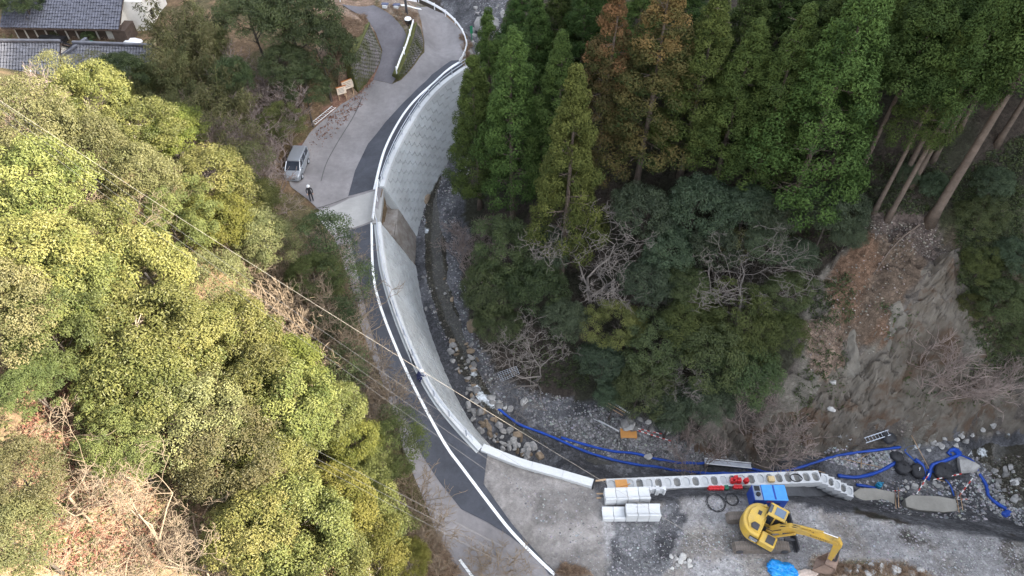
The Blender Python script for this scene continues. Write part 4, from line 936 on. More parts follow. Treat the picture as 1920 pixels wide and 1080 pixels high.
# ---------------------------------------------------------------- cedars
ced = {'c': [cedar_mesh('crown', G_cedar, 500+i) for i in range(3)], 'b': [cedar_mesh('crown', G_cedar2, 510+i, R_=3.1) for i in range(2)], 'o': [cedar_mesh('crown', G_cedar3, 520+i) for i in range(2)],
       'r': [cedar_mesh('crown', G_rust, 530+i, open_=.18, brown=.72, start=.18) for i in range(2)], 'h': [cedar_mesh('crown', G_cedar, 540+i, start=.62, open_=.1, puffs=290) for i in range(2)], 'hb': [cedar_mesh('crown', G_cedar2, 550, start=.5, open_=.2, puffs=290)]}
ctr = [trunk_mesh('trunk', W_bark, 20+i, 19.6, .27, .04, .25, 26, .2, 1.9, .25, 12) for i in range(2)]
ctr_h = [trunk_mesh('trunk', W_bark, 30+i, 19.6, .24, .04, .2, 14, .5, 1.5, .3, 12) for i in range(2)]
def cedar(kind, bu, bv, top_v, wpx, label, thick=1.0):
    """foot seen (or guessed) at bu,bv; tip on the row top_v; crown width in survey pixels"""
    global n_tree; n_tree += 1
    p = on_ground(bu, bv); d = ray(960, top_v); t = p.y/d[1]; H = CAMZ + d[2]*t - p.z
    dep = p.y*cp-(p.z+H*.5-CAMZ)*sp; w_ = wpx*dep/F
    e = empty('cedar_tree', p, (n_tree*2.399) % 6.283); tag(e, label, 'tree', 'cedars on the right slope')
    m = ced[kind]; k = H/20.0; kx = w_/6.3
    link('crown', m[n_tree % len(m)], e, scale=(kx, kx, k))
    tm = (ctr_h if kind[0] == 'h' else ctr)[n_tree % 2]; link('trunk', tm, e, scale=(thick*kx**.5, thick*kx**.5, k))
cedars = [
 ('b', 962, 415, 55, 150, 'bright green cedar with a clear tip, second from the stream'), ('b', 900, 390, 105, 115, 'bright cedar standing nearest the stream and the wall'), ('b', 922, 300, 18, 90, 'slender bright cedar tip behind the two nearest the stream'),
 ('o', 1052, 520, 125, 145, 'olive green cedar with a rounded yellowish tip, in front of the others'), ('c', 1035, 380, 62, 120, 'dark cedar left behind the olive one'), ('r', 1115, 350, -30, 150, 'rusty brown topped cedar left of the taller rusty one'), ('r', 1192, 350, -60, 190, 'tallest rusty brown cedar with its trunk showing'), ('o', 1275, 330, -20, 150, 'olive cedar right behind the tallest rusty cedar'),
 ('b', 1462, 440, -60, 215, 'largest bright green cedar in the middle of the slope'), ('c', 1400, 380, 12, 150, 'green cedar left beside the largest bright one'), ('c', 1340, 350, 40, 150, 'dark cedar between rusty and bright cedars'), ('h', 1590, 370, -40, 170, 'dull brownish cedar right of the largest bright one'), ('hb', 1640, 395, 50, 115, 'leaning looking bright cedar with bare lower trunk'),
 ('h', 1665, 410, -10, 140, 'cedar with slender bare trunk next to the red soil'), ('h', 1745, 415, -160, 190, 'thick bare cedar trunk rising to the top right', 1.5), ('h', 1695, 330, -60, 140, 'first of the thin trunks left of the thick one'), ('h', 1725, 320, -60, 140, 'second of the thin trunks left of the thick one'), ('h', 1775, 260, -90, 150, 'thin trunk behind the thick one'), ('h', 1870, 270, -120, 160, 'bare cedar trunk near the right edge'), ('h', 1610, 330, -30, 130, 'shadowy trunk behind the bright leaning cedar'), ('h', 1570, 300, -30, 130, 'shadowy cedar behind the dull brownish one'),
 ('c', 1000, 250, -10, 110, 'background cedar above the pair nearest the stream'), ('c', 1040, 200, -30, 120, 'background cedar at the top left of the wood'), ('c', 975, 180, -40, 110, 'background cedar beside the big river boulder'), ('c', 1085, 190, -50, 120, 'background cedar left of the rusty tips'), ('c', 1180, 200, -60, 130, 'background cedar between the two rusty ones'), ('c', 1360, 210, -50, 140, 'background cedar at the top middle'), ('c', 1420, 170, -60, 140, 'background cedar above the largest bright one'), ('c', 1530, 200, -60, 150, 'background cedar right above the largest bright one'), ('h', 1740, 190, -70, 170, 'background cedar crown left of the top right corner'), ('h', 1820, 190, -80, 180, 'background cedar crown by the top right corner'), ('h', 1900, 160, -90, 190, 'background cedar crown in the top right corner'), ('h', 1960, 260, -100, 190, 'cedar at the right edge with its crown in the corner'), ('c', 1260, 150, -70, 130, 'background cedar right of the tall rusty tip'), ('h', 1840, 100, -90, 190, 'far cedar above the right hand trunks'), ('c', 1100, 100, -80, 130, 'far cedar at the top edge behind the rusty tips'), ('c', 1500, 100, -80, 150, 'far cedar at the top edge right of the middle'), ('c', 1700, 90, -80, 160, 'far cedar at the top edge on the right'), ('h', 1708, 350, -40, 120, 'slim bare trunk beside the leaning bright cedar'), ('h', 1750, 300, -70, 120, 'slim bare trunk just left of the thick one'), ('h', 1800, 240, -80, 130, 'slim bare trunk right behind the thick one'), ('h', 1550, 330, -20, 110, 'slim dark trunk above the grey-green tree'),
]
for a in cedars: cedar(*a)

# ---------------------------------------------------------------- stream, stones, boulders
def hitv(u, v, n=30):
    u, v = np.asarray(u, float), np.asarray(v, float); a, b = (u-960)/F, (540-v)/F
    dy, dz = cp+b*sp, -sp+b*cp; h = np.full(u.shape, -2.0)
    for _ in range(n):
        t = (h-CAMZ)/dz; h = .5*h + .5*gh(a*t, dy*t)
    t = (h-CAMZ)/dz; return np.column_stack([a*t, dy*t, h])
def sample_px(poly, n, rnd):
    a = np.array(poly); out = np.zeros((0, 2))
    while len(out) < n:
        q = rnd.uniform(a.min(0), a.max(0), (n*3, 2)); out = np.concatenate([out, q[inpoly(q[:, 0], q[:, 1], poly)]])
    return out[:n]
M_water = None
def water_mat():
    m, t, b = new_mat('stream_water'); out = t.nodes['Material Output']
    b.inputs['Base Color'].default_value = (.055, .050, .038, 1); b.inputs['Roughness'].default_value = .07; b.inputs['Specular IOR Level'].default_value = .5
    tc = nd(t, 'ShaderNodeTexCoord'); n1 = nd(t, 'ShaderNodeTexNoise', Scale=3.5, Detail=4.0); t.links.new(tc.outputs['Object'], n1.inputs['Vector'])
    bp = nd(t, 'ShaderNodeBump', Strength=.35, Distance=.06); t.links.new(n1.outputs['Fac'], bp.inputs['Height']); t.links.new(bp.outputs['Normal'], b.inputs['Normal'])
    tr = nd(t, 'ShaderNodeBsdfTransparent'); tr.inputs['Color'].default_value = (.82, .80, .72, 1)
    mx = nd(t, 'ShaderNodeMixShader', Fac=.5); t.links.new(tr.outputs[0], mx.inputs[1]); t.links.new(b.outputs[0], mx.inputs[2])
    fo = nd(t, 'ShaderNodeAttribute', attribute_name='foam'); n2 = nd(t, 'ShaderNodeTexNoise', Scale=4.2, Detail=6.0, Roughness=.7); t.links.new(tc.outputs['Object'], n2.inputs['Vector'])
    ad = nd(t, 'ShaderNodeMath', operation='ADD'); t.links.new(fo.outputs['Fac'], ad.inputs[0]); t.links.new(n2.outputs['Fac'], ad.inputs[1])
    mr = nd(t, 'ShaderNodeMapRange'); mr.inputs['From Min'].default_value = .92; mr.inputs['From Max'].default_value = 1.25; t.links.new(ad.outputs[0], mr.inputs['Value'])
    df = nd(t, 'ShaderNodeBsdfDiffuse'); df.inputs['Color'].default_value = (.72, .76, .78, 1)
    m2 = nd(t, 'ShaderNodeMixShader'); t.links.new(mr.outputs[0], m2.inputs['Fac']); t.links.new(mx.outputs[0], m2.inputs[1]); t.links.new(df.outputs[0], m2.inputs[2])
    t.links.new(m2.outputs[0], out.inputs['Surface']); return m
M_water = water_mat()
foam_px = [(792, 415, 9), (800, 432, 7), (885, 655, 9), (888, 700, 8), (893, 730, 12), (900, 745, 14), (885, 752, 10), (925, 755, 14), (912, 748, 9), (940, 770, 9), (895, 762, 12), (985, 795, 12), (1032, 812, 14), (1020, 808, 9), (1722, 845, 14), (1745, 855, 18), (1765, 856, 14), (1785, 842, 16), (1812, 850, 16), (1842, 848, 12), (1900, 815, 12), (905, 30, 8)]
def water_sheet(name, px, off):
    poly = world_poly(px, HR); v, f = drape(poly, off, .35, HR)
    v[:, 2] += (fbm(v[:, 0]*.8, v[:, 1]*.8, 3, 91)-.5)*.08
    v[:, 2] -= .4*(1-sstep(0, 1.3, polydist(v[:, 0], v[:, 1], [(*p, 0) for p in poly+poly[:1]])[0]))
    a, b, c = v[f[:, 0]], v[f[:, 1]], v[f[:, 2]]; flip = np.cross(b-a, c-a)[:, 2] < 0; f[flip] = f[flip][:, ::-1]
    u_, v_ = pix(v[:, 0], v[:, 1], v[:, 2]); foam = np.zeros(len(v))
    for fu, fv, fr in foam_px: foam = np.maximum(foam, .78*np.exp(-(((u_-fu)**2+(v_-fv)**2)/(fr*fr*1.2))))
    o = link(name, np_mesh(name, v, f, M_water, smooth=True, attr={'foam': foam})); o['kind'] = 'structure'
water_sheet('stream_water', [(895, 10), (890, 100), (876, 160), (858, 215), (835, 262), (806, 325), (786, 390), (782, 450), (788, 530), (812, 615), (848, 700), (885, 765), (950, 822), (1040, 856), (1110, 885), (1400, 892), (1400, 872), (1300, 864), (1180, 856), (1070, 838), (1010, 803), (955, 762), (918, 700), (884, 620), (858, 530), (845, 440), (832, 380), (846, 300), (872, 230), (892, 150), (915, 60), (930, 10)], .16)
water_sheet('stream_pool', [(1655, 835), (1700, 815), (1745, 835), (1800, 828), (1860, 800), (1990, 790), (1990, 985), (1890, 965), (1850, 930), (1835, 880), (1800, 868), (1755, 878), (1700, 868)], .14)

def rock_mesh(seed, sub=2, flat=.7):
    rd = np.random.default_rng(seed); bm = bmesh.new(); bmesh.ops.create_icosphere(bm, subdivisions=sub, radius=1)
    co = np.array([tuple(v.co) for v in bm.verts]); k = 1.0
    for _ in range(12):
        n = unit(rd.normal(size=(1, 3)))[0]; d = rd.uniform(.38, .75); s = co@n
        co = co - np.outer(np.maximum(s-d, 0)*.9, n)
    co *= np.array((rd.uniform(.85, 1.25), rd.uniform(.7, 1.0), flat*rd.uniform(.8, 1.15)))
    for v, c in zip(bm.verts, co): v.co = c
    me = bpy.data.meshes.new('boulder'); bm.to_mesh(me); bm.free(); return me
def rock_mat(name, col, var=.3):
    m = mat(name, col, .9, var, 1.6, bump=.5, bscale=5); t = m.node_tree; b = t.nodes['Principled BSDF']
    src = b.inputs['Base Color'].links[0].from_socket; oi = nd(t, 'ShaderNodeObjectInfo'); mr = nd(t, 'ShaderNodeMapRange'); mr.inputs['To Min'].default_value = .65; mr.inputs['To Max'].default_value = 1.3
    t.links.new(oi.outputs['Random'], mr.inputs['Value']); vm = nd(t, 'ShaderNodeVectorMath', operation='SCALE'); t.links.new(src, vm.inputs[0]); t.links.new(mr.outputs[0], vm.inputs['Scale']); t.links.new(vm.outputs[0], b.inputs['Base Color']); return m
K_grey, K_brown, K_pale = rock_mat('grey_rock', (.27, .262, .25)), rock_mat('brown_rock', (.22, .17, .12)), rock_mat('pale_rock', (.40, .39, .37))
rocks = {}
for key, m in (('g', K_grey), ('b', K_brown), ('p', K_pale)):
    rocks[key] = []
    for i in range(4):
        me = rock_mesh(700+i+ord(key)); me.materials.append(m); rocks[key].append(me)
def boulder(kind, u, v, r, label, group=None, sink=.25):
    p = on_ground(u, v); o = link('boulder', random.choice(rocks[kind]), None, (p.x, p.y, p.z+r*(.55-sink)), (random.uniform(-.3, .3), random.uniform(-.3, .3), random.uniform(0, 6.28)), (r, r, r))
    return tag(o, label, 'boulder', group)
random.seed(5)
pile_n = 900
def pile(poly, n, r0, r1, kinds, label, group):
    global pile_n; pile_n += 1; seed = pile_n
    for u, v in sample_px(poly, n, np.random.default_rng(seed)): boulder(random.choice(kinds), u, v, random.uniform(r0, r1)*random.choice((.7, 1, 1, 1.2)), label, group)
pile([(832, 636), (850, 640), (872, 668), (880, 700), (905, 765), (890, 775), (868, 730), (845, 680)], 30, .25, .46, 'ggbg', 'grey boulder beside the rapids at the foot of the lower wall', 'boulders by the rapids')
pile([(870, 755), (900, 765), (950, 800), (1000, 835), (1018, 850), (1010, 866), (960, 848), (925, 838), (895, 800)], 70, .2, .46, 'gggb', 'angular grey boulder in the heap between the wall end and the blue hose', 'boulders heaped at the wall end')
pile([(868, 640), (888, 645), (900, 690), (885, 700)], 12, .3, .5, 'gbb', 'brownish boulder in the water above the rapids', 'boulders in the water above the rapids')
pile([(895, 735), (935, 748), (960, 770), (930, 772)], 10, .3, .5, 'gbp', 'pale boulder in the white water where the blue hose begins', 'boulders at the start of the hose')
pile([(1160, 782), (1212, 788), (1252, 800), (1248, 814), (1200, 812), (1164, 804)], 13, .3, .6, 'gp', 'rounded grey boulder behind the orange board under the dark trees', 'boulders behind the orange board')
pile([(1240, 805), (1262, 800), (1256, 815)], 2, .6, .75, 'p', 'large pale boulder right of the orange board', 'large boulders by the orange board')
pile([(1585, 765), (1610, 775), (1600, 830), (1570, 825)], 14, .2, .35, 'g', 'white broken stone in the rockfall streak on the cliff foot', 'stones of the rockfall streak')
pile([(1720, 850), (1735, 830), (1790, 815), (1850, 800), (1880, 790), (1880, 810), (1820, 825), (1800, 845)], 20, .2, .42, 'pg', 'pale stone along the far side of the right hand pool', 'stones along the right pool')
pile([(1810, 870), (1920, 880), (1920, 940), (1870, 945)], 26, .2, .42, 'gg', 'grey stone on the gravel bar right of the blue hose', 'stones on the right gravel bar')
pile([(1690, 905), (1740, 900), (1770, 915), (1700, 918)], 9, .25, .45, 'p', 'pale broken rock in front of the black sandbags', 'broken rocks at the sandbags')
pile([(1255, 1040), (1310, 1042), (1310, 1065), (1260, 1068)], 10, .16, .34, 'p', 'pale stone in the little heap on the yard below the block stacks', 'stones heaped on the yard')
pile([(1560, 1058), (1720, 1060), (1740, 1078), (1570, 1078)], 16, .2, .42, 'p', 'pale slab-like stone on the dry grass strip at the lower edge', 'slabs at the lower edge')
pile([(780, 380), (815, 400), (840, 560), (860, 640), (800, 600)], 16, .16, .3, 'ggb', 'small stone in the shallow stream beside the wall', 'stones in the shallows')
pile([(890, 10), (950, 5), (940, 60), (900, 110), (882, 110)], 22, .3, .6, 'gg', 'grey boulder in the upstream river bed beyond the bend', 'boulders in the upstream bed')
boulder('b', 800, 376, .9, 'brown flat boulder alone in the stream opposite the culvert')
for i, (u, v, lab) in enumerate(((836, 283, 'middle of three white stones by the upper wall'), (830, 277, 'topmost of three white stones by the upper wall'), (833, 290, 'lowest of three white stones by the upper wall'))): boulder('p', u, v, .42 if i == 0 else .3, lab)
boulder('g', 918, 48, 2.3, 'huge rounded grey rock in the river beyond the road bend', sink=.4)
boulder('p', 983, 755, .55, 'single white boulder on the dark bank near the hose start'); boulder('b', 848, 562, .4, 'brown stone in the stream left of the dark trees'); boulder('b', 890, 615, .9, 'dark rock at the foot of the bank under the trees')
boulder('p', 1215, 858, .55, 'flat white boulder lying against the upper blue hose'); boulder('p', 1290, 840, .35, 'pale stone at the cliff foot right of the poles'); boulder('p', 1560, 768, .6, 'pale block on the ledge of the cliff'); boulder('p', 1560, 718, .5, 'loose block above the ledge of the cliff')
for u, v, r, lab in ((1805, 878, 1.25, 'big flat pale rock beside the right blue hose'), (1900, 905, .5, 'white rock near the right edge of the pool')): boulder('p', u, v, r, lab)
# slabs of bare rock standing out of the eroded slope
def slab(pts, depth, label):
    poly = [tuple(on_ground(u, v))[:2] for u, v in pts]
    ring = [(*p, 0) for p in poly+poly[:1]]
    def Hs(x_, y_):
        d = polydist(x_, y_, ring)[0]; g = gh(x_, y_); q = fbm(x_*.9+3, y_*.9, 3, 61); cr = 1-np.abs(fbm(x_*1.6+y_*.5, y_*1.1-x_*.4, 3, 63)*2-1)
        st = np.abs(((x_*1.5+y_*.9+q*2.0) % 1.0)*2-1)
        return g - .25 + (depth*.9)*np.clip(d/.3, 0, 1)**.7*(.55+.9*q) - .28*(cr > .9)*np.clip(d/.3, 0, 1) + .22*st
    v, f = drape(poly, 0, .17, Hs); a, b, c = v[f[:, 0]], v[f[:, 1]], v[f[:, 2]]; fl = np.cross(b-a, c-a)[:, 2] < 0; f[fl] = f[fl][:, ::-1]
    # close it underneath so that it is a solid
    n = len(v); lowv = v.copy(); lowv[:, 2] -= 1.2; edges = {}
    for t in f:
        for k in range(3):
            e_ = (t[k], t[(k+1) % 3]); edges.pop((e_[1], e_[0])) if (e_[1], e_[0]) in edges else edges.__setitem__(e_, 1)
    side = []
    for a_, b_ in edges: side += [(b_, a_, a_+n), (b_, a_+n, b_+n)]
    o = link('rock_outcrop', np_mesh('rock_outcrop', np.concatenate([v, lowv]), np.concatenate([f, f[:, ::-1]+n, np.array(side)]), K_slab)); tag(o, label, 'rock', 'bare rock slabs on the eroded slope')
K_slab = mat('bedrock', (.20, .182, .152), .9, .25, 1.1, col2=(.12, .108, .092), bump=1.0, bscale=3.0)
slab([(1584, 620), (1604, 618), (1612, 660), (1616, 690), (1610, 725), (1598, 738), (1585, 725), (1580, 690), (1588, 668)], .8, 'tall pale tongue of bare rock on the left of the eroded slope')
slab([(1665, 575), (1690, 560), (1705, 590), (1710, 625), (1690, 650), (1668, 630)], .6, 'broad pale rock face in the middle of the eroded slope')
slab([(1655, 620), (1668, 640), (1676, 680), (1668, 695), (1655, 660)], .5, 'narrow rock rib left of the broad rock face')
def rock_face():
    """fine, jagged bedrock over the eroded slope"""
    m_, t_, b_ = new_mat('cliff_rock'); b_.inputs['Roughness'].default_value = .9; b_.inputs['Specular IOR Level'].default_value = .25
    geo = nd(t_, 'ShaderNodeNewGeometry'); n1 = nd(t_, 'ShaderNodeTexNoise', Scale=.55, Detail=9.0, Roughness=.7, Distortion=.6); n2 = nd(t_, 'ShaderNodeTexNoise', Scale=5.0, Detail=6.0, Roughness=.7); mp = nd(t_, 'ShaderNodeMapping'); mp.inputs['Rotation'].default_value = (.5, .3, .7); mp.inputs['Scale'].default_value = (1.6, .7, 1.0)
    t_.links.new(geo.outputs['Position'], n1.inputs['Vector']); t_.links.new(geo.outputs['Position'], mp.inputs['Vector']); n3 = nd(t_, 'ShaderNodeTexNoise', Scale=.8, Detail=8.0, Roughness=.65); t_.links.new(mp.outputs[0], n3.inputs['Vector']); t_.links.new(geo.outputs['Position'], n2.inputs['Vector'])
    rp = nd(t_, 'ShaderNodeValToRGB'); el = rp.color_ramp.elements; el[0].position = .32; el[0].color = (.062, .049, .038, 1); el[1].position = .68; el[1].color = (.19, .170, .138, 1)
    for ps, cl in ((.42, (.105, .088, .069, 1)), (.52, (.135, .118, .098, 1))): q = el.new(ps); q.color = cl
    mx = nd(t_, 'ShaderNodeMath', operation='MULTIPLY_ADD'); mx.inputs[1].default_value = .55; t_.links.new(n3.outputs['Fac'], mx.inputs[0]); m5 = nd(t_, 'ShaderNodeMath', operation='MULTIPLY'); m5.inputs[1].default_value = .45; t_.links.new(n1.outputs['Fac'], m5.inputs[0]); t_.links.new(m5.outputs[0], mx.inputs[2]); t_.links.new(mx.outputs[0], rp.inputs['Fac'])
    n4 = nd(t_, 'ShaderNodeTexNoise', Scale=.33, Detail=7.0, Roughness=.7); t_.links.new(geo.outputs['Position'], n4.inputs['Vector']); r4 = nd(t_, 'ShaderNodeMapRange'); r4.inputs['From Min'].default_value = .50; r4.inputs['From Max'].default_value = .60; t_.links.new(n4.outputs['Fac'], r4.inputs['Value'])
    soil = nd(t_, 'ShaderNodeMix', data_type='RGBA'); soil.inputs[7].default_value = (.10, .068, .047, 1); t_.links.new(r4.outputs[0], soil.inputs[0]); t_.links.new(rp.outputs['Color'], soil.inputs[6]); t_.links.new(soil.outputs[2], b_.inputs['Base Color'])
    bp = nd(t_, 'ShaderNodeBump', Strength=.5, Distance=.2); t_.links.new(n3.outputs['Fac'], bp.inputs['Height']); bp2 = nd(t_, 'ShaderNodeBump', Strength=.6, Distance=.06); t_.links.new(n2.outputs['Fac'], bp2.inputs['Height']); t_.links.new(bp.outputs['Normal'], bp2.inputs['Normal']); t_.links.new(bp2.outputs['Normal'], b_.inputs['Normal'])
    px = [(1290, 838), (1350, 800), (1450, 770), (1530, 760), (1560, 690), (1590, 640), (1640, 630), (1690, 560), (1715, 490), (1790, 465), (1805, 540), (1830, 620), (1880, 660), (1990, 700), (1990, 800), (1860, 805), (1790, 822), (1720, 822), (1690, 800), (1650, 825), (1600, 850), (1500, 862), (1420, 866), (1340, 856)]
    poly = [tuple(on_ground(u, v))[:2] for u, v in px]; A = np.array(poly); st_ = .14
    ax, ay = np.arange(A[:, 0].min(), A[:, 0].max(), st_), np.arange(A[:, 1].min(), A[:, 1].max(), st_); X_, Y_ = np.meshgrid(ax, ay); x_, y_ = X_.ravel(), Y_.ravel()
    wob = fbm(x_*.5, y_*.5, 3, 14); ins = inpoly(x_, y_, poly); d = polydist(x_, y_, [(*p, 0) for p in poly+poly[:1]])[0]*np.where(ins, 1, -1) + (wob-.5)*2.2
    g = gh(x_, y_); a1, a2 = x_*.86+y_*.5, -x_*.5+y_*.86; w1 = fbm(x_*.3, y_*.3, 3, 15)
    rg = lambda a, b, s: 1-np.abs(fbm(a, b, 4, s)*2-1)
    bed = (a1*.8+g*.45+w1*3.2) % 1.0; bed = np.where(bed < .8, bed/.8, (1-bed)/.2)
    bed2 = (a1*2.3+g*1.1+w1*6) % 1.0; bed2 = np.where(bed2 < .75, bed2/.75, (1-bed2)/.25)
    def worley(a, b, s):
        ia, ib = np.floor(a), np.floor(b); best = np.full(a.shape, 9.); hh = np.zeros(a.shape); sec = np.full(a.shape, 9.)
        for da in (-1, 0, 1):
            for db in (-1, 0, 1):
                ca, cb = ia+da, ib+db; pa = ca+_hash(ca, cb, s); pb = cb+_hash(ca, cb, s+1); d_ = np.hypot(a-pa, b-pb); val = _hash(ca, cb, s+2)-.5 + (a-pa)*(_hash(ca, cb, s+3)-.5)*1.6 + (b-pb)*(_hash(ca, cb, s+4)-.5)*1.6
                m1 = d_ < best; sec = np.where(m1, best, np.minimum(sec, d_)); hh = np.where(m1, val, hh); best = np.where(m1, d_, best)
        return hh - .5*(1-sstep(0, .14, sec-best))
    wa, wb = a1+w1*1.2, a2+fbm(x_*.6, y_*.6, 3, 25)*1.4
    h = .75*worley(wa*.62, wb*.30, 31) + .32*worley(wa*1.6, wb*.8, 41) + .12*worley(wa*3.6, wb*2.2, 51) + 1.0*(rg(x_*.42+w1*.8, y_*.11, 16)-.6) + .7*(rg(a1*.5, a2*.2, 19)-.6) + .2*bed*(.2+1.2*w1) + .06*bed2 + .15*(fbm(x_*3, y_*3, 3, 18)-.5)
    z_ = g + np.clip(d/1.6, -.5, 1)*.4 + sstep(0, 1.6, d)*h - .1
    keep = d > -.7; id_ = -np.ones(len(x_), int); id_[keep] = np.arange(keep.sum()); nx_ = len(ax); i_, j_ = np.meshgrid(np.arange(len(ay)-1), np.arange(nx_-1), indexing='ij'); b0 = (i_*nx_+j_).ravel()
    fq = id_[np.column_stack([b0, b0+1, b0+1+nx_, b0+nx_])]; fq = fq[(fq >= 0).all(1)]
    o = link('rock_face', np_mesh('rock_face', np.column_stack([x_, y_, z_])[keep], fq, m_)); o['kind'] = 'structure'
rock_face()
# loose stones too small to count
def gravel(name, polys, seed, r=(.05, .16), tint_=(.24, .23, .22)):
    rd = np.random.default_rng(seed); px = np.concatenate([sample_px(pl, n, rd) for pl, n in polys]); C0 = hitv(px[:, 0], px[:, 1]); n = len(C0)
    base = np.array([(1, 0, 0), (.3, .95, .1), (-.8, .6, 0), (-.8, -.6, .1), (.3, -.95, 0), (0, 0, .8), (.35, .1, .7)]); f0 = np.array([(0, 1, 6), (1, 2, 5), (2, 3, 5), (3, 4, 5), (4, 0, 6), (1, 5, 6), (5, 4, 6)])
    R_ = rd.uniform(*r, n)*rd.choice((.6, 1, 1, 1.5), n); a = rd.uniform(0, 6.28, n); ca, sa = np.cos(a), np.sin(a)
    v = np.repeat(base[None], n, 0)*rd.uniform(.75, 1.25, (n, len(base), 3))*R_[:, None, None]
    vx = v[:, :, 0]*ca[:, None]-v[:, :, 1]*sa[:, None]; vy = v[:, :, 0]*sa[:, None]+v[:, :, 1]*ca[:, None]; v[:, :, 0] = vx; v[:, :, 1] = vy; v += C0[:, None, :]
    f = (f0[None]+np.arange(n)[:, None, None]*len(base)).reshape(-1, 3); col = np.array(tint_)*rd.uniform(.45, 1.7, (n, 1))*(1+rd.normal(size=(n, 3))*.05)
    o = link(name, np_mesh(name, v.reshape(-1, 3), f, M_grav, cattr={'tint': np.repeat(col, len(base), 0)})); o['kind'] = 'stuff'
    tag(o, 'loose '+name.replace('_', ' ')+' lying on the ground', 'gravel')
mg, tg, bg_ = new_mat('loose_stone'); ag = nd(tg, 'ShaderNodeAttribute', attribute_name='tint'); tg.links.new(ag.outputs['Color'], bg_.inputs['Base Color']); bg_.inputs['Roughness'].default_value = .9; M_grav = mg
gravel('stream_gravel', [([(790, 380), (840, 300), (860, 420), (870, 520), (890, 620), (930, 700), (960, 780), (900, 760), (840, 660), (800, 560)], 1500), ([(960, 720), (1120, 760), (1300, 840), (1420, 872), (1300, 870), (1100, 850), (1000, 790)], 1600), ([(840, 250), (868, 210), (880, 330), (850, 380), (815, 360)], 300), ([(890, 0), (950, 0), (930, 70), (890, 120)], 500)], 801, (.03, .09), (.23, .225, .22))
gravel('pit_gravel', [([(1540, 860), (1690, 840), (1700, 880), (1600, 880)], 900), ([(1800, 860), (1920, 850), (1920, 990), (1860, 960)], 1200), ([(1582, 765), (1600, 762), (1612, 780), (1604, 800), (1608, 815), (1590, 842), (1545, 850), (1570, 825), (1588, 800)], 420), ([(1600, 900), (1850, 900), (1850, 980), (1650, 960)], 700)], 802, (.04, .11), (.27, .265, .265))
gravel('yard_gravel', [([(1300, 930), (1480, 945), (1920, 1020), (1920, 1080), (1240, 1080), (1290, 980)], 3800), ([(1150, 945), (1300, 940), (1250, 1080), (1130, 1080)], 700), ([(930, 870), (1110, 925), (1140, 1070), (1060, 1070)], 500)], 803, (.02, .055), (.22, .215, .215))
gravel('slope_rubble', [([(1560, 500), (1700, 450), (1690, 640), (1620, 640), (1520, 720), (1500, 620)], 700), ([(1620, 640), (1860, 620), (1840, 800), (1640, 830)], 500), ([(1600, 410), (1760, 420), (1780, 500), (1640, 450)], 600), ([(1290, 820), (1500, 800), (1560, 850), (1420, 868)], 700)], 804, (.025, .075), (.19, .165, .14))

# ---------------------------------------------------------------- the works: precast blocks
M_prec = concrete_mat('precast', (.56, .57, .575), amt=.12); M_fill = mat('block_infill', (.23, .225, .21), .95, .3, 2.5, bump=.4, bscale=8); M_fill2 = mat('clean_infill', (.48, .49, .49), .9, .12, 3)
M_orange = mat('orange_ply', (.60, .29, .09), .6, .12, 2); M_wood = mat('sawn_timber', (.42, .29, .18), .8, .25, 3); M_black = mat('black_plastic', (.02, .02, .022), .5)
def frame_block(L, W, H, hole=.72):
    """precast ring block, eight-sided hole"""
    o = [(-L/2, -W/2), (L/2, -W/2), (L/2, W/2), (-L/2, W/2)]; hl, hw, c = L*hole/2, W*hole/2, .13
    inn = [(-hl+c, -hw), (hl-c, -hw), (hl, -hw+c), (hl, hw-c), (hl-c, hw), (-hl+c, hw), (-hl, hw-c), (-hl, -hw+c)]
    v = [(x_, y_, H) for x_, y_ in o] + [(x_, y_, H) for x_, y_ in inn] + [(x_, y_, 0) for x_, y_ in o] + [(x_, y_, 0) for x_, y_ in inn]; f = []
    for b, s in ((0, 1), (12, -1)):
        fs = [(b+0, b+1, b+5, b+4), (b+1, b+6, b+5), (b+1, b+2, b+7, b+6), (b+2, b+8, b+7), (b+2, b+3, b+9, b+8), (b+3, b+10, b+9), (b+3, b+0, b+11, b+10), (b+0, b+4, b+11)]
        f += fs if s > 0 else [tuple(reversed(q)) for q in fs]
    f += [(i, (i+1) % 4, 12+(i+1) % 4, 12+i) for i in range(4)] + [(4+i, 16+i, 16+(i+1) % 8, 4+(i+1) % 8) for i in range(8)]
    return MB().add(v, f).mesh('frame_block', M_prec), MB().plate(inn, .0, H*.55).mesh('infill', M_fill), MB().plate(inn, .0, H*.82).mesh('infill', M_fill2)
def block_row(label, a, b, n, W, H, dz=0.0, skip=()):
    e = empty('block_wall'); tag(e, label, 'block wall'); d = (b-a); L = d.length/n; ang_ = math.atan2(d.y, d.x)
    fb, inf, inf2 = frame_block(L-.012, W, H)
    for i in range(n):
        p = a.lerp(b, (i+.5)/n); fo = link('frame_block', fb, e, (p.x, p.y, p.z-H-dz*i), (0, 0, ang_)); link('infill', inf if (i % 2 or i in skip) else inf2, fo)
    for lay in range(1, 4): # courses already laid underneath
        for i in range(n):
            p = a.lerp(b, (i+.5)/n); nn = Vector((-d.y, d.x, 0)).normalized(); nn = nn if nn.y > 0 else -nn
            q = p + nn*.2*lay; link('frame_block', fb, e, (q.x, q.y, p.z-H*(lay+1)-.012*lay-dz*i), (0, 0, ang_))
    return e
block_row('long row of white open-topped precast blocks along the edge of the trench', P(1138, 909, -.7), P(1538, 893, -.9), 23, .92, .55, skip=(18, 20, 22))
block_row('short stepped row of white precast blocks descending at the right end', P(1540, 896, -1.1), P(1606, 915, -1.35), 5, .85, .55, dz=.16)
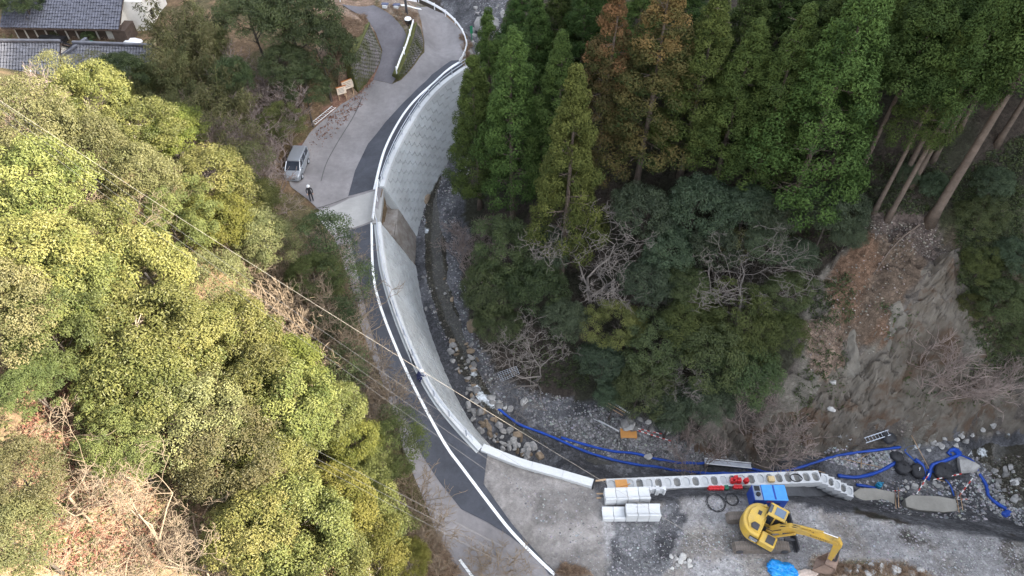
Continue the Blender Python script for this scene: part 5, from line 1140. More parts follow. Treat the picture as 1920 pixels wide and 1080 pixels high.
# trench backfill
o = sheet('trench_backfill', [(1105, 915), (1130, 922), (1230, 935), (1300, 925), (1400, 915), (1480, 930), (1560, 942), (1605, 952), (1625, 935), (1605, 918), (1540, 903), (1130, 915)], 0, mat('wet_backfill', (.085, .088, .095), .85, .3, 1.2, bump=.5, bscale=9), .5, Hf=lambda x_, y_: -1.35 - .55*np.maximum(0, np.asarray(x_)-20.3) + .25*(fbm(np.asarray(x_)*1.3, np.asarray(y_)*1.3, 3, 44)-.5))
# I-shaped spare blocks
prof = [(-.43, 0), (-.31, 0), (-.2, .16), (.2, .16), (.31, 0), (.43, 0), (.43, .45), (.31, .45), (.2, .29), (-.2, .29), (-.31, .45), (-.43, .45)]
spare = MB().prism(prof, -.37, .37, rotz(R(90))).mesh('concrete_block', M_prec, bevel=.012)
def stack(cu, cv, nx, ny, nz, label, group, rz, drop=()):
    c = P(cu, cv, .5)
    for k in range(nz):
        for j in range(ny):
            for i in range(nx):
                if (i, j, k) in drop: continue
                q = Matrix.Rotation(rz, 4, 'Z') @ Vector(((i-(nx-1)/2)*.77, (j-(ny-1)/2)*.88, 0))
                o = link('concrete_block', spare, None, (c.x+q.x, c.y+q.y, .12+k*.455), (0, 0, rz+random.uniform(-.012, .012))); tag(o, label % (('first', 'second', 'third', 'fourth', 'fifth')[i], ('bottom', 'top')[k]), 'concrete block', group)
stack(1175, 931, 4, 1, 2, 'white block, %s from left in %s layer of the pile beside the block row', 'upper pile of spare blocks', R(2)); 
stack(1183, 962, 5, 1, 2, 'white block, %s from left in %s layer of the pile away from the row', 'lower pile of spare blocks', R(0), drop=((0, 0, 1), (1, 0, 1)))
for i, (u, lab) in enumerate(((1226, 'white block standing on end at the right of the upper pile'), (1238, 'last white block on end beside the trench'))):
    p = P(u, 925, .3); o = link('concrete_block', spare, None, (p.x, p.y, .37), (0, R(90), R(90)), (1, .8, .8)); tag(o, lab, 'concrete block')
for i, (u, v) in enumerate(((1132, 934), (1132, 942), (1132, 926))):
    p = P(u, v, .06); o = MB().box((0, 0, 0), (1.0, .1, .1)).build('timber_bearer', M_wood, loc=(p.x, p.y, .05)); tag(o, ('upper', 'lowest', 'topmost')[i]+' short timber under the left end of the upper block pile', 'timber')
p = P(1165, 907, -.66); o = MB().box((0, 0, 0), (.85, .62, .05)).box((.0, -.22, .05), (1.3, .05, .05), rz=.25).build('orange_board', M_orange, loc=p, rot=(0, 0, R(4))); tag(o, 'orange plywood sheet lying on the block row', 'board')
p = P(1113, 908, .3); o = MB().box((0, 0, 0), (.12, .62, .5)).build('end_board', M_black, loc=p, rot=(0, 0, R(-20))); tag(o, 'black board closing the end of the white parapet', 'board')
p = P(1122, 901, .1); o = MB().box((0, 0, 0), (1.1, .12, .06)).build('plank', M_wood, loc=p, rot=(0, 0, R(8))); tag(o, 'short plank beside the black end board', 'plank')
p = P(1446, 899, -.55); o = MB().box((0, 0, 0), (.42, .36, .28)).box((0, 0, .15), (.44, .38, .03)).build('carton', mat('cardboard', (.56, .42, .22), .8), loc=p); tag(o, 'small cardboard box on the block row above the generator', 'box')

# ---------------------------------------------------------------- generator
M_gen, M_gen2 = paint('generator_blue', (.012, .052, .30), .45, var=.2), paint('generator_top', (.055, .27, .62), .5, var=.15)
ge = empty('generator', (P(1444, 923, 1.5).x, P(1444, 923, 1.5).y, 0.02), R(-1)); tag(ge, 'blue enclosed diesel generator with pale blue roof behind the digger', 'generator')
MB().box((0, 0, .76), (2.25, 1.1, 1.32)).build('housing', M_gen, ge, bevel=.03)
MB().box((.30, 0, 1.44), (1.60, 1.12, .05)).build('roof_panel', M_gen2, ge, bevel=.01)
MB().box((.28, 0, 1.475), (.10, 1.0, .04)).build('roof_seam', M_gen, ge)
MB().box((-.82, 0, 1.43), (.52, 1.08, .03)).build('radiator_deck', paint('deck_grey', (.19, .23, .30), .5), ge)
MB().box((-.82, .28, 1.455), (.36, .34, .03)).build('radiator_grille', M_black, ge)
MB().cyl((-.82, -.15, 1.40), (-.82, -.15, 1.56), .15, 16).build('exhaust_port', M_black, ge)
for x_ in (-.35, .42): MB().box((x_, -.556, .78), (.62, .02, .95)).build('side_door', M_gen, ge, bevel=.008)
MB().box((.55, -.572, .95), (.26, .02, .16)).build('control_window', M_black, ge)
MB().box((-.1, -.572, 1.22), (.34, .015, .10)).build('name_plate', paint('plate_red', (.35, .06, .06), .5), ge)
for x_ in (-.9, .9): MB().box((x_, 0, .05), (.18, 1.2, .10)).build('skid', M_black, ge)

# ---------------------------------------------------------------- digger
M_yel = mat('digger_yellow', (.60, .39, .05), .45, .25, 1.6, col2=(.44, .31, .10), spec=.4); M_yel2 = mat('digger_boom_yellow', (.58, .35, .035), .5, .25, 1.8, col2=(.40, .28, .09), spec=.4); M_track = mat('track_steel', (.17, .145, .125), .75, .3, 4, metal=.3); M_dkgrey = mat('dark_grey_steel', (.055, .055, .06), .6); M_glass = mat('dark_glass', (.025, .032, .045), .12, .1, 2, spec=.8); M_rust = mat('bucket_steel', (.30, .215, .17), .7, .25, 3, metal=.2)
ex = empty('excavator', (16.15, 18.5, 0.02)); tag(ex, 'yellow crawler excavator with its arm lowered to the gravel', 'excavator')
for s, nm in ((-1, 0), (1, 1)):
    pr_ = [(-1.85, .38), (-1.72, .12), (-1.45, .0), (1.45, 0), (1.72, .12), (1.85, .38), (1.72, .64), (1.45, .76), (-1.45, .76), (-1.72, .64)]
    tr = MB().prism(pr_, s*1.0-.27, s*1.0+.27).build('track', M_track, ex)
    sh_ = MB().box((0, 0, 0), (.13, .56, .05)).mesh('track_shoe', M_track)
    loop = []
    for i in range(len(pr_)):
        a, b = Vector((pr_[i][0], 0, pr_[i][1])), Vector((pr_[(i+1) % len(pr_)][0], 0, pr_[(i+1) % len(pr_)][1])); n_ = max(1, round((b-a).length/.17))
        for k in range(n_): loop.append((a.lerp(b, (k+.5)/n_), math.atan2(-(b-a).z, (b-a).x)))
    for q, an in loop: link('track_shoe', sh_, tr, (q.x, s*1.0, q.z), (0, an, 0))
    for x_ in (-1.45, 1.45): MB().cyl((x_, s*1.285-.02, .38), (x_, s*1.285+.02, .38), .24, 14).build('idler_wheel', M_dkgrey, tr)
MB().box((0, 0, .55), (1.6, 1.5, .5)).cyl((0, 0, .7), (0, 0, .98), .62, 20).build('undercarriage', M_dkgrey, ex, bevel=.03)
MB().box((2.35, 0, .42), (.10, 2.45, .62)).box((2.30, 0, .13), (.2, 2.45, .08)).box((2.0, .5, .4), (.75, .16, .2)).box((2.0, -.5, .4), (.75, .16, .2)).build('dozer_blade', M_dkgrey, ex, bevel=.02)
YAW = R(-33)
Mu = Matrix.Translation((0, 0, 1.0)) @ rotz(YAW)
def upart(name, mb, m, parent=ex, **k): o = mb.build(name, m, parent, **k); o.matrix_local = Mu; return o
arc = [(-.25+1.02*math.cos(t)*-1 - .08, 1.22*math.sin(t)) for t in np.linspace(-math.pi/2, math.pi/2, 13)]
body_out = [(1.15, -1.22), (1.15, -.35), (.55, -.3), (.55, .3)] + [(.55, 1.22)] + [(x_, y_) for x_, y_ in reversed(arc)]
upart('upper_body', MB().plate([(1.1, -1.2)] + [(1.1, -.38), (.3, -.38), (.3, .3), (.3, 1.2)] + list(reversed(arc)), 0.0, .12), M_dkgrey)
upart('counterweight', MB().plate([(.1, 1.2)] + list(reversed(arc)) + [(.1, -1.2)], .12, 1.08, top_scale=.95), M_yel, bevel=.06)
upart('engine_hood', MB().plate([(-.05, 1.0), (-.75, .85), (-1.05, .35), (-1.05, -.35), (-.75, -.85), (-.05, -1.0)], 1.06, 1.22, top_scale=.93), M_yel, bevel=.03)
upart('side_box', MB().box((.62, -.80, .45), (1.0, .80, .66)), M_yel, bevel=.06)
upart('tool_deck', MB().box((.75, -.8, .80), (.5, .55, .05)), M_dkgrey)
upart('hood_vent', MB().box((-.45, .35, 1.235), (.22, .3, .02)), M_dkgrey)
upart('exhaust_cover', MB().plate([(-.15, -.45), (-.55, -.4), (-.7, -.62), (-.6, -.88), (-.15, -.9)], 1.2, 1.36, top_scale=.85), M_dkgrey, bevel=.03)
g_ = upart('side_grille', MB().box((-.18, -1.225, .62), (.55, .03, .42)), M_black)
for k in range(4): o = MB().box((-.18, -1.245, .50+k*.085), (.5, .02, .025)).build('grille_slat', M_steel, g_)
upart('rear_grille', MB().box((-.95, -.72, .62), (.4, .04, .4), rz=R(-42)), mat('tan_mesh', (.38, .25, .09), .6))
# cab on the left
cab = upart('cab', MB().box((.62, .72, .28), (1.35, .92, .42)), M_yel, bevel=.04)
for name_, c_, d_, m_ in (('roof', (.50, .72, 1.66), (1.1, .92, .12), M_yel), ('cab_window', (.50, .72, 1.05), (1.18, .86, 1.1), M_glass), ('roof_hatch', (.62, .74, 1.735), (.62, .58, .03), mat('hatch_blue', (.10, .15, .22), .25, .1, 2, spec=.7)), ('skylight', (.02, .74, 1.735), (.2, .6, .03), M_glass)):
    MB().box(c_, d_).build(name_, m_, cab, bevel=.02)
for x_, y_ in ((1.08, .29), (1.08, 1.15), (-.06, .29), (-.06, 1.15), (.45, 1.155), (.45, .285)): MB().box((x_, y_, 1.05), (.08, .06, 1.15)).build('cab_pillar', M_yel, cab)
MB().tube([(1.2, .3, 1.0), (1.25, .25, 1.25)], .02).box((1.26, .25, 1.32), (.06, .2, .14)).build('mirror', M_black, cab)
MB().tube([(-.3, .98, 1.1), (-.3, .98, 1.32)], .09, 10).build('lamp_cap', M_yel, ex).matrix_local = Mu
# boom, arm, bucket (local x forward)
def beam(name, pts, hs, wd, m, yoff=-.08, parent=ex):
    """tapering box beam through x,z points"""
    up_, lo_ = [], []
    for i, (x_, z_) in enumerate(pts):
        a = pts[max(i-1, 0)]; b = pts[min(i+1, len(pts)-1)]; d = Vector((b[0]-a[0], b[1]-a[1])).normalized(); n_ = Vector((-d.y, d.x)); up_.append((x_+n_.x*hs[i]/2, z_+n_.y*hs[i]/2)); lo_.append((x_-n_.x*hs[i]/2, z_-n_.y*hs[i]/2))
    o = MB().prism(up_+lo_[::-1], yoff-wd/2, yoff+wd/2).build(name, m, parent, bevel=.015); o.matrix_local = Mu; return o
boom = beam('boom', [(.45, .45), (1.0, 1.55), (1.45, 2.15), (2.2, 2.65), (3.95, 3.25)], [.34, .5, .56, .48, .26], .34, M_yel2)
arm = beam('arm', [(3.72, 3.62), (3.98, 3.15), (4.18, 1.15)], [.34, .46, .24], .26, M_yel2)
upart('boom_cylinder', MB().tube([(.75, -.36, .35), (1.75, -.36, 2.2)], .075, 8).tube([(.75, .2, .35), (1.75, .2, 2.2)], .075, 8), M_yel2)
upart('arm_cylinder', MB().tube([(1.8, -.08, 2.85), (3.0, -.08, 3.5)], .075, 8), M_yel2); upart('arm_cylinder_rod', MB().tube([(3.0, -.08, 3.5), (3.78, -.08, 3.74)], .04, 8), paint('chrome', (.7, .7, .7), .2, .9))
upart('bucket_cylinder', MB().tube([(4.15, -.08, 3.0), (4.38, -.08, 1.9)], .06, 8), M_dkgrey); upart('bucket_link', MB().tube([(4.38, -.08, 1.9), (4.5, -.08, 1.2)], .07, 6).tube([(4.5, -.08, 1.2), (4.2, -.08, 1.0)], .06, 6), M_dkgrey)
bk = [(4.05, .95), (4.62, 1.1), (4.78, .55), (4.6, -.05), (4.1, -.42), (3.72, -.5)]
upart('bucket', MB().prism(bk+[(3.74, -.44), (4.08, -.34), (4.5, 0), (4.66, .5), (4.55, .98), (4.1, .86)], -.55, .40).prism(bk, -.55, -.51).prism(bk, .36, .40), M_rust)
upart('hydraulic_hoses', MB().tube([(.5, .05, .8), (.9, .02, 1.9), (1.5, -.02, 2.5), (2.4, -.05, 2.95)], .035, 5).tube([(.5, -.2, .8), (.95, -.18, 1.95), (1.5, -.16, 2.5), (2.6, -.14, 3.0)], .035, 5).tube([(.4, -.1, .9), (.2, -.3, 1.0), (.6, -.4, 1.2), (1.0, -.3, 1.7)], .03, 5), M_black)
def lettering(txt, size, M, m, parent, name='lettering'):
    cu = bpy.data.curves.new('lettering', 'FONT'); cu.body = txt; cu.size = size; cu.extrude = .002; cu.align_x = 'CENTER'; cu.align_y = 'CENTER'
    tmp = bpy.data.objects.new('tmp', cu); me = bpy.data.meshes.new_from_object(tmp); bpy.data.objects.remove(tmp); bpy.data.curves.remove(cu)
    me.materials.clear(); me.materials.append(m); o = link(name, me, parent); o.matrix_local = M; return o
an = math.atan2(.6, 1.75)
lettering('KOMATSU', .24, Matrix.Translation((3.0, -.255, 2.90)) @ Matrix.Rotation(-an, 4, 'Y') @ Matrix.Rotation(R(90), 4, 'X'), M_dkgrey, boom)
lettering('Galeo', .15, Matrix.Translation((-.18, -1.262, .47)) @ Matrix.Rotation(R(90), 4, 'X'), M_white, g_)

# ---------------------------------------------------------------- cans, boards, coils
M_red = paint('can_red', (.58, .02, .025), .35); M_green = paint('can_green', (.03, .16, .09), .45)
def can_mesh(m):
    b = MB().plate([(-.17, -.12), (-.12, -.17), (.12, -.17), (.17, -.12), (.17, .12), (.12, .17), (-.12, .17), (-.17, .12)], 0, .36, top_scale=.86)
    b.tube([(-.1, 0, .34), (-.08, 0, .43), (.06, 0, .43), (.09, 0, .34)], .03, 6).cyl((.11, .07, .34), (.11, .07, .43), .035, 8)
    return b.mesh('fuel_can', m, bevel=.02)
cr, cg = can_mesh(M_red), can_mesh(M_green)
for us, v, h, lab, grp in (((1331, 1338, 1345, 1352), 914, -1.3, 'red can, %s from the left in the row of four below the block row', 'row of four red cans'), ((1373, 1379, 1385, 1376), 902, -.6, 'red can in the cluster on the block row left of the generator', 'red cans on the block row'), ((1378, 1386), 912, -1.3, 'red can below the cluster, %s from the left beside the generator', 'red cans beside the generator')):
    for i, u in enumerate(us):
        p = P(u, v-(4 if us[0] == 1373 and i == 1 else 0), h) if h > -1 else on_ground(u, v+4); o = link('fuel_can', cr, None, (p.x, p.y, p.z-.02 if h < -1 else h-.3+.22), (0, 0, random.uniform(-.3, .3))); tag(o, lab % ('first', 'second', 'third', 'fourth')[i] if '%s' in lab else lab, 'can', grp)
p = P(1399, 902, -.5); tag(link('fuel_can', cr, None, (p.x, p.y, -.62), (0, 0, .3)), 'single red can apart from the cluster on the block row', 'can')
p = on_ground(1360, 917); tag(link('fuel_can', cg, None, (p.x, p.y, p.z), (0, 0, .1)), 'green can between the red cans', 'can')
def coil(u, v, r, n, label):
    p = on_ground(u, v); pts = [(math.cos(t)*r*(1+.12*math.sin(t*1.7)), math.sin(t)*r*(1+.1*math.cos(t*2.3)), .04+.012*t/6.28) for t in np.linspace(0, 6.283*n, 24*n)]
    o = MB().tube(pts, .017, 5).build('cable_coil', M_black, loc=p, smooth=True); tag(o, label, 'cable')
coil(1342, 943, .62, 3, 'wide loop of black cable on the gravel below the red cans'); coil(1372, 937, .42, 3, 'small loop of black cable next to the wider loop'); 
o = MB().tube([(math.cos(t)*.42, math.sin(t)*.3, .03+.01*t) for t in np.linspace(0, 12.5, 40)], .025, 5).build('cable_coil', M_black, loc=P(1492, 897, -.65), smooth=True); tag(o, 'loop of black cable on the right part of the block row', 'cable')
# crumpled blue sheet
bm = bmesh.new(); bmesh.ops.create_icosphere(bm, subdivisions=4, radius=1); rd = random.Random(3)
for v in bm.verts:
    n_ = float(fbm(np.array([v.co.x*2.3+7]), np.array([v.co.y*2.3+v.co.z*2]), 4, 17)[0]); r2 = float(vnoise(np.array([v.co.x*5+3]), np.array([v.co.y*5+v.co.z*4]), 9)[0])
    v.co = Vector((v.co.x*.95, v.co.y*.55, max(v.co.z*.4, -.05)))*(.55+.75*n_+.25*r2)
me = bpy.data.meshes.new('blue_sheet'); bm.to_mesh(me); bm.free(); me.materials.append(mat('blue_sheet', (.012, .24, .62), .35, .3, 3, spec=.5))
p = on_ground(1466, 1070); tag(link('blue_sheet', me, None, (p.x, p.y, p.z+.05), (0, 0, R(-15)), (1.0, .95, 1.2)), 'crumpled bright blue plastic sheet on the yard below the digger', 'sheet')
p = on_ground(1505, 1079); tag(link('pale_sheet', me.copy(), None, (p.x, p.y, p.z), (0, 0, R(10)), (.95, .6, .35)), 'pale crumpled sheet at the lower edge next to the blue one', 'sheet'); 
bpy.data.objects['pale_sheet'].data.materials[0] = mat('pale_sheet', (.55, .45, .38), .7)

# ---------------------------------------------------------------- hoses, pipes, poles in the pit
M_hose = mat('lay_flat_hose', (.010, .070, .43), .45, .3, 1.1, col2=(.018, .06, .27), spec=.4, bump=.3, bscale=6); M_tube = mat('thin_blue_pipe', (.02, .09, .40), .4)
def hose(pts, r, label, m=M_hose, name='water_hose', flat=.75, z=None):
    W = []
    for q in pts:
        p = on_ground(q[0], q[1]) if len(q) == 2 else P(*q); W.append(Vector((p.x, p.y, p.z + (r*.7 if len(q) == 2 else 0))))
    L = smooth_line(W, .25); L2 = []
    for p in L:
        g = float(gh(p.x, p.y)[0])+r*.5; L2.append(Vector((p.x, p.y, max(p.z, g) if len(pts[0]) == 2 else p.z)))
    o = MB().tube(L2, [r*(1+.10*math.sin(i*.9)+.05*random.uniform(-1, 1)) for i in range(len(L2))], 8).build(name, m, smooth=True); return tag(o, label, 'hose' if 'hose' in name else 'pipe')
hose([(929, 762), (945, 776), (975, 797), (1010, 810), (1040, 822), (1075, 838), (1105, 850), (1150, 863), (1200, 873), (1260, 882), (1320, 888), (1370, 889), (1420, 887)], .105, 'long blue hose from the rapids, the lower of the pair beside the parapet pool')
hose([(1052, 821), (1075, 828), (1110, 838), (1150, 847), (1190, 851), (1230, 861), (1270, 868), (1310, 870), (1330, 869), (1400, 878), (1430, 885), (1460, 886), (1500, 877), (1560, 858), (1600, 850), (1650, 844), (1688, 839)], .105, 'long blue hose running from the white outfall through the steel chute to the right')
hose([(1570, 893), (1605, 896), (1640, 888), (1662, 878), (1680, 867)], .14, 'short blue hose curving from the block row end to the black sandbags')
hose([(1715, 862), (1728, 872), (1732, 885), (1730, 900)], .13, 'blue hose end hanging between the sandbags')
hose([(1738, 901), (1743, 885), (1748, 872), (1768, 866), (1790, 857), (1800, 851), (1788, 843), (1776, 850), (1782, 854)], .14, 'blue hose looping up to the white water on the right')
hose([(1785, 842), (1800, 855), (1822, 866), (1832, 885), (1845, 905), (1850, 918), (1852, 930), (1868, 945), (1886, 955)], .13, 'blue hose running down the right gravel bar')
hose([(1605, 910), (1625, 913), (1640, 916)], .12, 'short flat blue hose at the cyan pump')
hose([(1696, 846), (1702, 838), (1720, 835), (1723, 832)], .045, 'thin blue pipe bent over the small pool', M_tube, 'blue_pipe'); hose([(1697, 848), (1712, 862), (1728, 878), (1756, 888), (1780, 908), (1788, 930)], .05, 'thin blue pipe running down past the sandbags', M_tube, 'blue_pipe')
p = on_ground(1887, 963); o = link('blue_sheet', me.copy(), None, (p.x, p.y, p.z), (0, 0, .4), (.45, .4, .45)); o.data.materials[0] = M_hose; tag(o, 'crumpled blue hose end lying apart at the right edge', 'hose')
p = on_ground(1645, 913); pe = MB().cyl((0, 0, 0), (0, 0, .45), .22, 12).cyl((0, 0, .45), (0, 0, .6), .14, 10).tube([(-.2, 0, .5), (-.2, 0, .75), (.2, 0, .75), (.2, 0, .5)], .03).build('submersible_pump', paint('cyan', (.02, .25, .42), .4), loc=p); tag(pe, 'small cyan pump at the pool edge right of the block row', 'pump')
# chute and ladders
def span(name, a, b, r, m, label, cat, n=6): o = MB().cyl(a, b, r, n).build(name, m, smooth=True); return tag(o, label, cat)
a, b = on_ground(1320, 868)+Vector((0, 0, .35)), on_ground(1407, 877)+Vector((0, 0, .35)); d = (b-a).normalized(); nn = Vector((-d.y, d.x, 0))
ch = empty('steel_chute'); tag(ch, 'narrow steel channel holding the upper hose over the pool', 'chute')
for s in (-1, 1): MB().tube([a+nn*s*.22, b+nn*s*.22], .045, 4).build('side_rail', M_white, ch)
MB().add([tuple(a+nn*.2-Vector((0, 0, .12))), tuple(b+nn*.2-Vector((0, 0, .12))), tuple(b-nn*.2-Vector((0, 0, .12))), tuple(a-nn*.2-Vector((0, 0, .12))), tuple(a+nn*.2-Vector((0, 0, .15))), tuple(b+nn*.2-Vector((0, 0, .15))), tuple(b-nn*.2-Vector((0, 0, .15))), tuple(a-nn*.2-Vector((0, 0, .15)))], [(0, 1, 2, 3), (7, 6, 5, 4), (0, 4, 5, 1), (1, 5, 6, 2), (2, 6, 7, 3), (3, 7, 4, 0)]).build('tray', M_steel, ch)
def ladder(a, b, wd, n, label, m=M_steel):
    e = empty('ladder'); tag(e, label, 'ladder'); d = (b-a).normalized(); nn = d.cross(Vector((0, 0, 1))).normalized()*wd/2
    for s in (-1, 1): MB().tube([a+nn*s, b+nn*s], .035, 4).build('side_rail', m, e)
    for i in range(n): p = a.lerp(b, (i+.5)/n); MB().tube([p-nn, p+nn], .022, 5).build('rung', m, e)
ladder(on_ground(1619, 829)+Vector((0, 0, .25)), on_ground(1664, 816)+Vector((0, 0, .45)), .42, 8, 'aluminium ladder lying on the rocks above the blue hose')
ladder(hit(589, 240, HL)+Vector((0, 0, .5)), hit(628, 208, HL)+Vector((0, 0, .5)), .5, 12, 'white ladder leaning along the red-brown bank by the road', M_white)
# poles painted red and white
M_rw_r, M_rw_w = paint('marker_red', (.55, .05, .04), .5), paint('marker_white', (.75, .75, .73), .5)
def pole(a, b, n, r, label):
    e = empty('marker_pole'); tag(e, label, 'pole')
    for i in range(n): MB().cyl(a.lerp(b, i/n), a.lerp(b, (i+1)/n), r, 6).build('band', M_rw_r if i % 2 else M_rw_w, e)
G = lambda u, v, h=.08: on_ground(u, v)+Vector((0, 0, h))
pole(G(1180, 803), G(1258, 828), 14, .045, 'red and white pole lying right of the orange board'); pole(G(1196, 806, .2), G(1240, 818, .35), 8, .04, 'shorter red and white pole crossing the long one at the orange board')
pole(G(1745, 905, .5), G(1796, 895, .6), 10, .045, 'red and white pole laid across below the sandbags'); pole(G(1718, 927), G(1737, 893, .5), 7, .04, 'red and white pole leaning below the sandbags'); pole(G(1790, 940, .3), G(1818, 902, .5), 7, .04, 'red and white pole leaning at the right end of the footing')
pole(G(1668, 926, .5), G(1686, 925, .5), 5, .03, 'short red and white bar on the left stakes'); pole(G(1790, 942, .5), G(1812, 941, .5), 5, .03, 'short red and white bar on the right stakes')
M_pipe = paint('grey_pipe', (.62, .63, .63), .5)
span('pipe', G(1122, 789), G(1160, 811, .2), .055, M_pipe, 'grey pipe lying left of the orange board', 'pipe'); span('pipe', G(1112, 786), G(1150, 804), .03, M_pipe, 'thin grey rod beside the pipe left of the orange board', 'pipe')
for (u0, v0, u1, v1), lab in (((1130, 758, 1168, 780), 'long plank on the bank behind the orange board'), ((1136, 755, 1172, 775), 'second plank on the bank behind the orange board')): span('plank', G(u0, v0), G(u1, v1), .06, M_wood, lab, 'plank', 4)
for (u0, v0, u1, v1), lab in (((1140, 752, 1180, 778), 'steel rod left on the bank above the planks'), ((1150, 757, 1186, 780), 'steel rod nearest the dark trees')): span('rod', G(u0, v0, .15), G(u1, v1, .15), .03, M_pipe, lab, 'rod')
for (u0, v0, u1, v1), lab in (((1573, 863, 1652, 878), 'long timber lath across the gravel left of the sandbags'), ((1605, 866, 1630, 850), 'timber lath crossing the long lath'), ((1612, 880, 1614, 862), 'short upright lath at the crossing'), ((1706, 820, 1742, 882), 'long thin timber standing in the small pool'), ((1675, 925, 1679, 955), 'left stake at the end of the left footing'), ((1681, 917, 1684, 953), 'right stake at the end of the left footing'), ((1788, 925, 1797, 962), 'left stake at the end of the right footing'), ((1796, 925, 1804, 958), 'right stake at the end of the right footing'), ((1752, 902, 1770, 904), 'short lath below the red and white pole'), ((1520, 884, 1546, 888), 'lath at the end of the block row')):
    span('timber_lath', G(u0, v0, .3), G(u1, v1, .12), .035, M_wood, lab, 'timber', 4)
p = on_ground(1178, 815); d_ = on_ground(1196, 815)-p
o = MB().box((0, 0, .16), (1.3, .85, .03)).box((-.55, 0, .07), (.08, .85, .14)).box((.55, 0, .07), (.08, .85, .14)).build('orange_board', M_orange, loc=(p.x, p.y, p.z+.06), rot=(0, 0, R(-2))); tag(o, 'orange formwork board lying on the gravel bar beneath the trees', 'board')
# sandbags
M_bag = mat('sandbag_black', (.045, .045, .048), .7, .3, 2, bump=.6, bscale=5)
for i, (u, v, r, lab) in enumerate(((1690, 880, .75, 'big black sandbag nearest the blue hose end'), (1718, 886, .7, 'black sandbag right of the biggest one'), (1679, 858, .6, 'black sandbag at the upper end of the hoses'), (1765, 886, .85, 'black sandbag beside the big flat pale rock'), (1663, 822, .7, 'black sandbag under the ladder'))):
    bm = bmesh.new(); bmesh.ops.create_icosphere(bm, subdivisions=3, radius=1)
    for v_ in bm.verts:
        n_ = float(vnoise(np.array([v_.co.x*2+i*5]), np.array([v_.co.y*2+v_.co.z*2]), i)[0]); s_ = .85+.3*n_; v_.co = Vector((v_.co.x*s_, v_.co.y*s_*.9, math.copysign(abs(v_.co.z)**.6, v_.co.z)*.62*s_))
    m_ = bpy.data.meshes.new('sandbag'); bm.to_mesh(m_); bm.free(); m_.materials.append(M_bag); m_.polygons.foreach_set('use_smooth', np.ones(len(m_.polygons), bool))
    p = on_ground(u, v); o = link('sandbag', m_, None, (p.x, p.y, p.z+r*.35), (0, 0, i*1.3), (r*.85, r*.85, r*.8)); tag(o, lab, 'sandbag')
    MB().tube([(-.15, 0, .55), (-.1, .05, .8), (.12, 0, .8), (.15, 0, .55)], .06, 6).build('lifting_loop', M_white if i in (1,) else M_bag, o)
# concrete footings
M_foot = mat('fresh_footing', (.30, .285, .25), .85, .15, 1.0, bump=.2, bscale=8)
def footing(px, h, label):
    o = MB().plate([tuple(P(u, v, h))[:2] for u, v in px], h-.7, h).build('concrete_footing', M_foot, bevel=.03); tag(o, label, 'footing')
footing([(1598, 925), (1612, 915), (1640, 915), (1678, 923), (1677, 951), (1650, 948), (1612, 938)], -4.3, 'left concrete footing at the end of the block row'); footing([(1697, 935), (1708, 928), (1760, 930), (1792, 936), (1797, 958), (1770, 960), (1722, 956), (1700, 950)], -4.5, 'right concrete footing in the excavated trench')
# wire grid lying on the bank
e = empty('wire_panel'); tag(e, 'rusty wire mesh panel lying on the dark bank below the leaning bare tree', 'wire panel')
c00, c10, c11, c01 = (G(*q) for q in ((933, 700), (968, 688), (974, 702), (940, 716)))
for i in range(9): MB().tube([c00.lerp(c10, i/8), c01.lerp(c11, i/8)], .018, 4).build('wire', M_steel, e)
for i in range(6): MB().tube([c00.lerp(c01, i/5), c10.lerp(c11, i/5)], .018, 4).build('wire', M_steel, e)
# crooked fallen stem on the red soil
o = MB().tube([G(1722, 425, .2), G(1690, 450, .4), G(1665, 475, .3), G(1648, 500, .2), G(1636, 518, .2)], [.07, .07, .06, .05, .03], 6).build('fallen_stem', W_bark, smooth=True); tag(o, 'long crooked fallen stem across the red soil slope', 'branch')

# ---------------------------------------------------------------- houses
def tile_mat(name, col):
    m, t, b = new_mat(name); b.inputs['Roughness'].default_value = .45; b.inputs['Specular IOR Level'].default_value = .5
    geo = nd(t, 'ShaderNodeNewGeometry'); n1 = nd(t, 'ShaderNodeTexNoise', Scale=1.2, Detail=6.0); t.links.new(geo.outputs['Position'], n1.inputs['Vector'])
    v1 = nd(t, 'ShaderNodeTexVoronoi', Scale=3.2); t.links.new(geo.outputs['Position'], v1.inputs['Vector'])
    s1 = nd(t, 'ShaderNodeSeparateColor'); t.links.new(v1.outputs['Color'], s1.inputs[0]); ad = nd(t, 'ShaderNodeMath', operation='ADD'); t.links.new(n1.outputs['Fac'], ad.inputs[0]); t.links.new(s1.outputs[0], ad.inputs[1])
    mr = nd(t, 'ShaderNodeMapRange'); mr.inputs['From Max'].default_value = 2; mr.inputs['To Min'].default_value = .6; mr.inputs['To Max'].default_value = 1.5; t.links.new(ad.outputs[0], mr.inputs['Value'])
    vm = nd(t, 'ShaderNodeVectorMath', operation='SCALE'); vm.inputs[0].default_value = col; t.links.new(mr.outputs[0], vm.inputs['Scale']); t.links.new(vm.outputs[0], b.inputs['Base Color']); return m
M_tile, M_tile2 = tile_mat('roof_tile', (.062, .066, .088)), tile_mat('worn_roof_tile', (.075, .078, .095)); M_plaster = mat('plaster', (.62, .60, .56), .9, .1, 1); M_dwood = mat('dark_boards', (.075, .055, .045), .9, .3, 3, bump=.4, bscale=12)
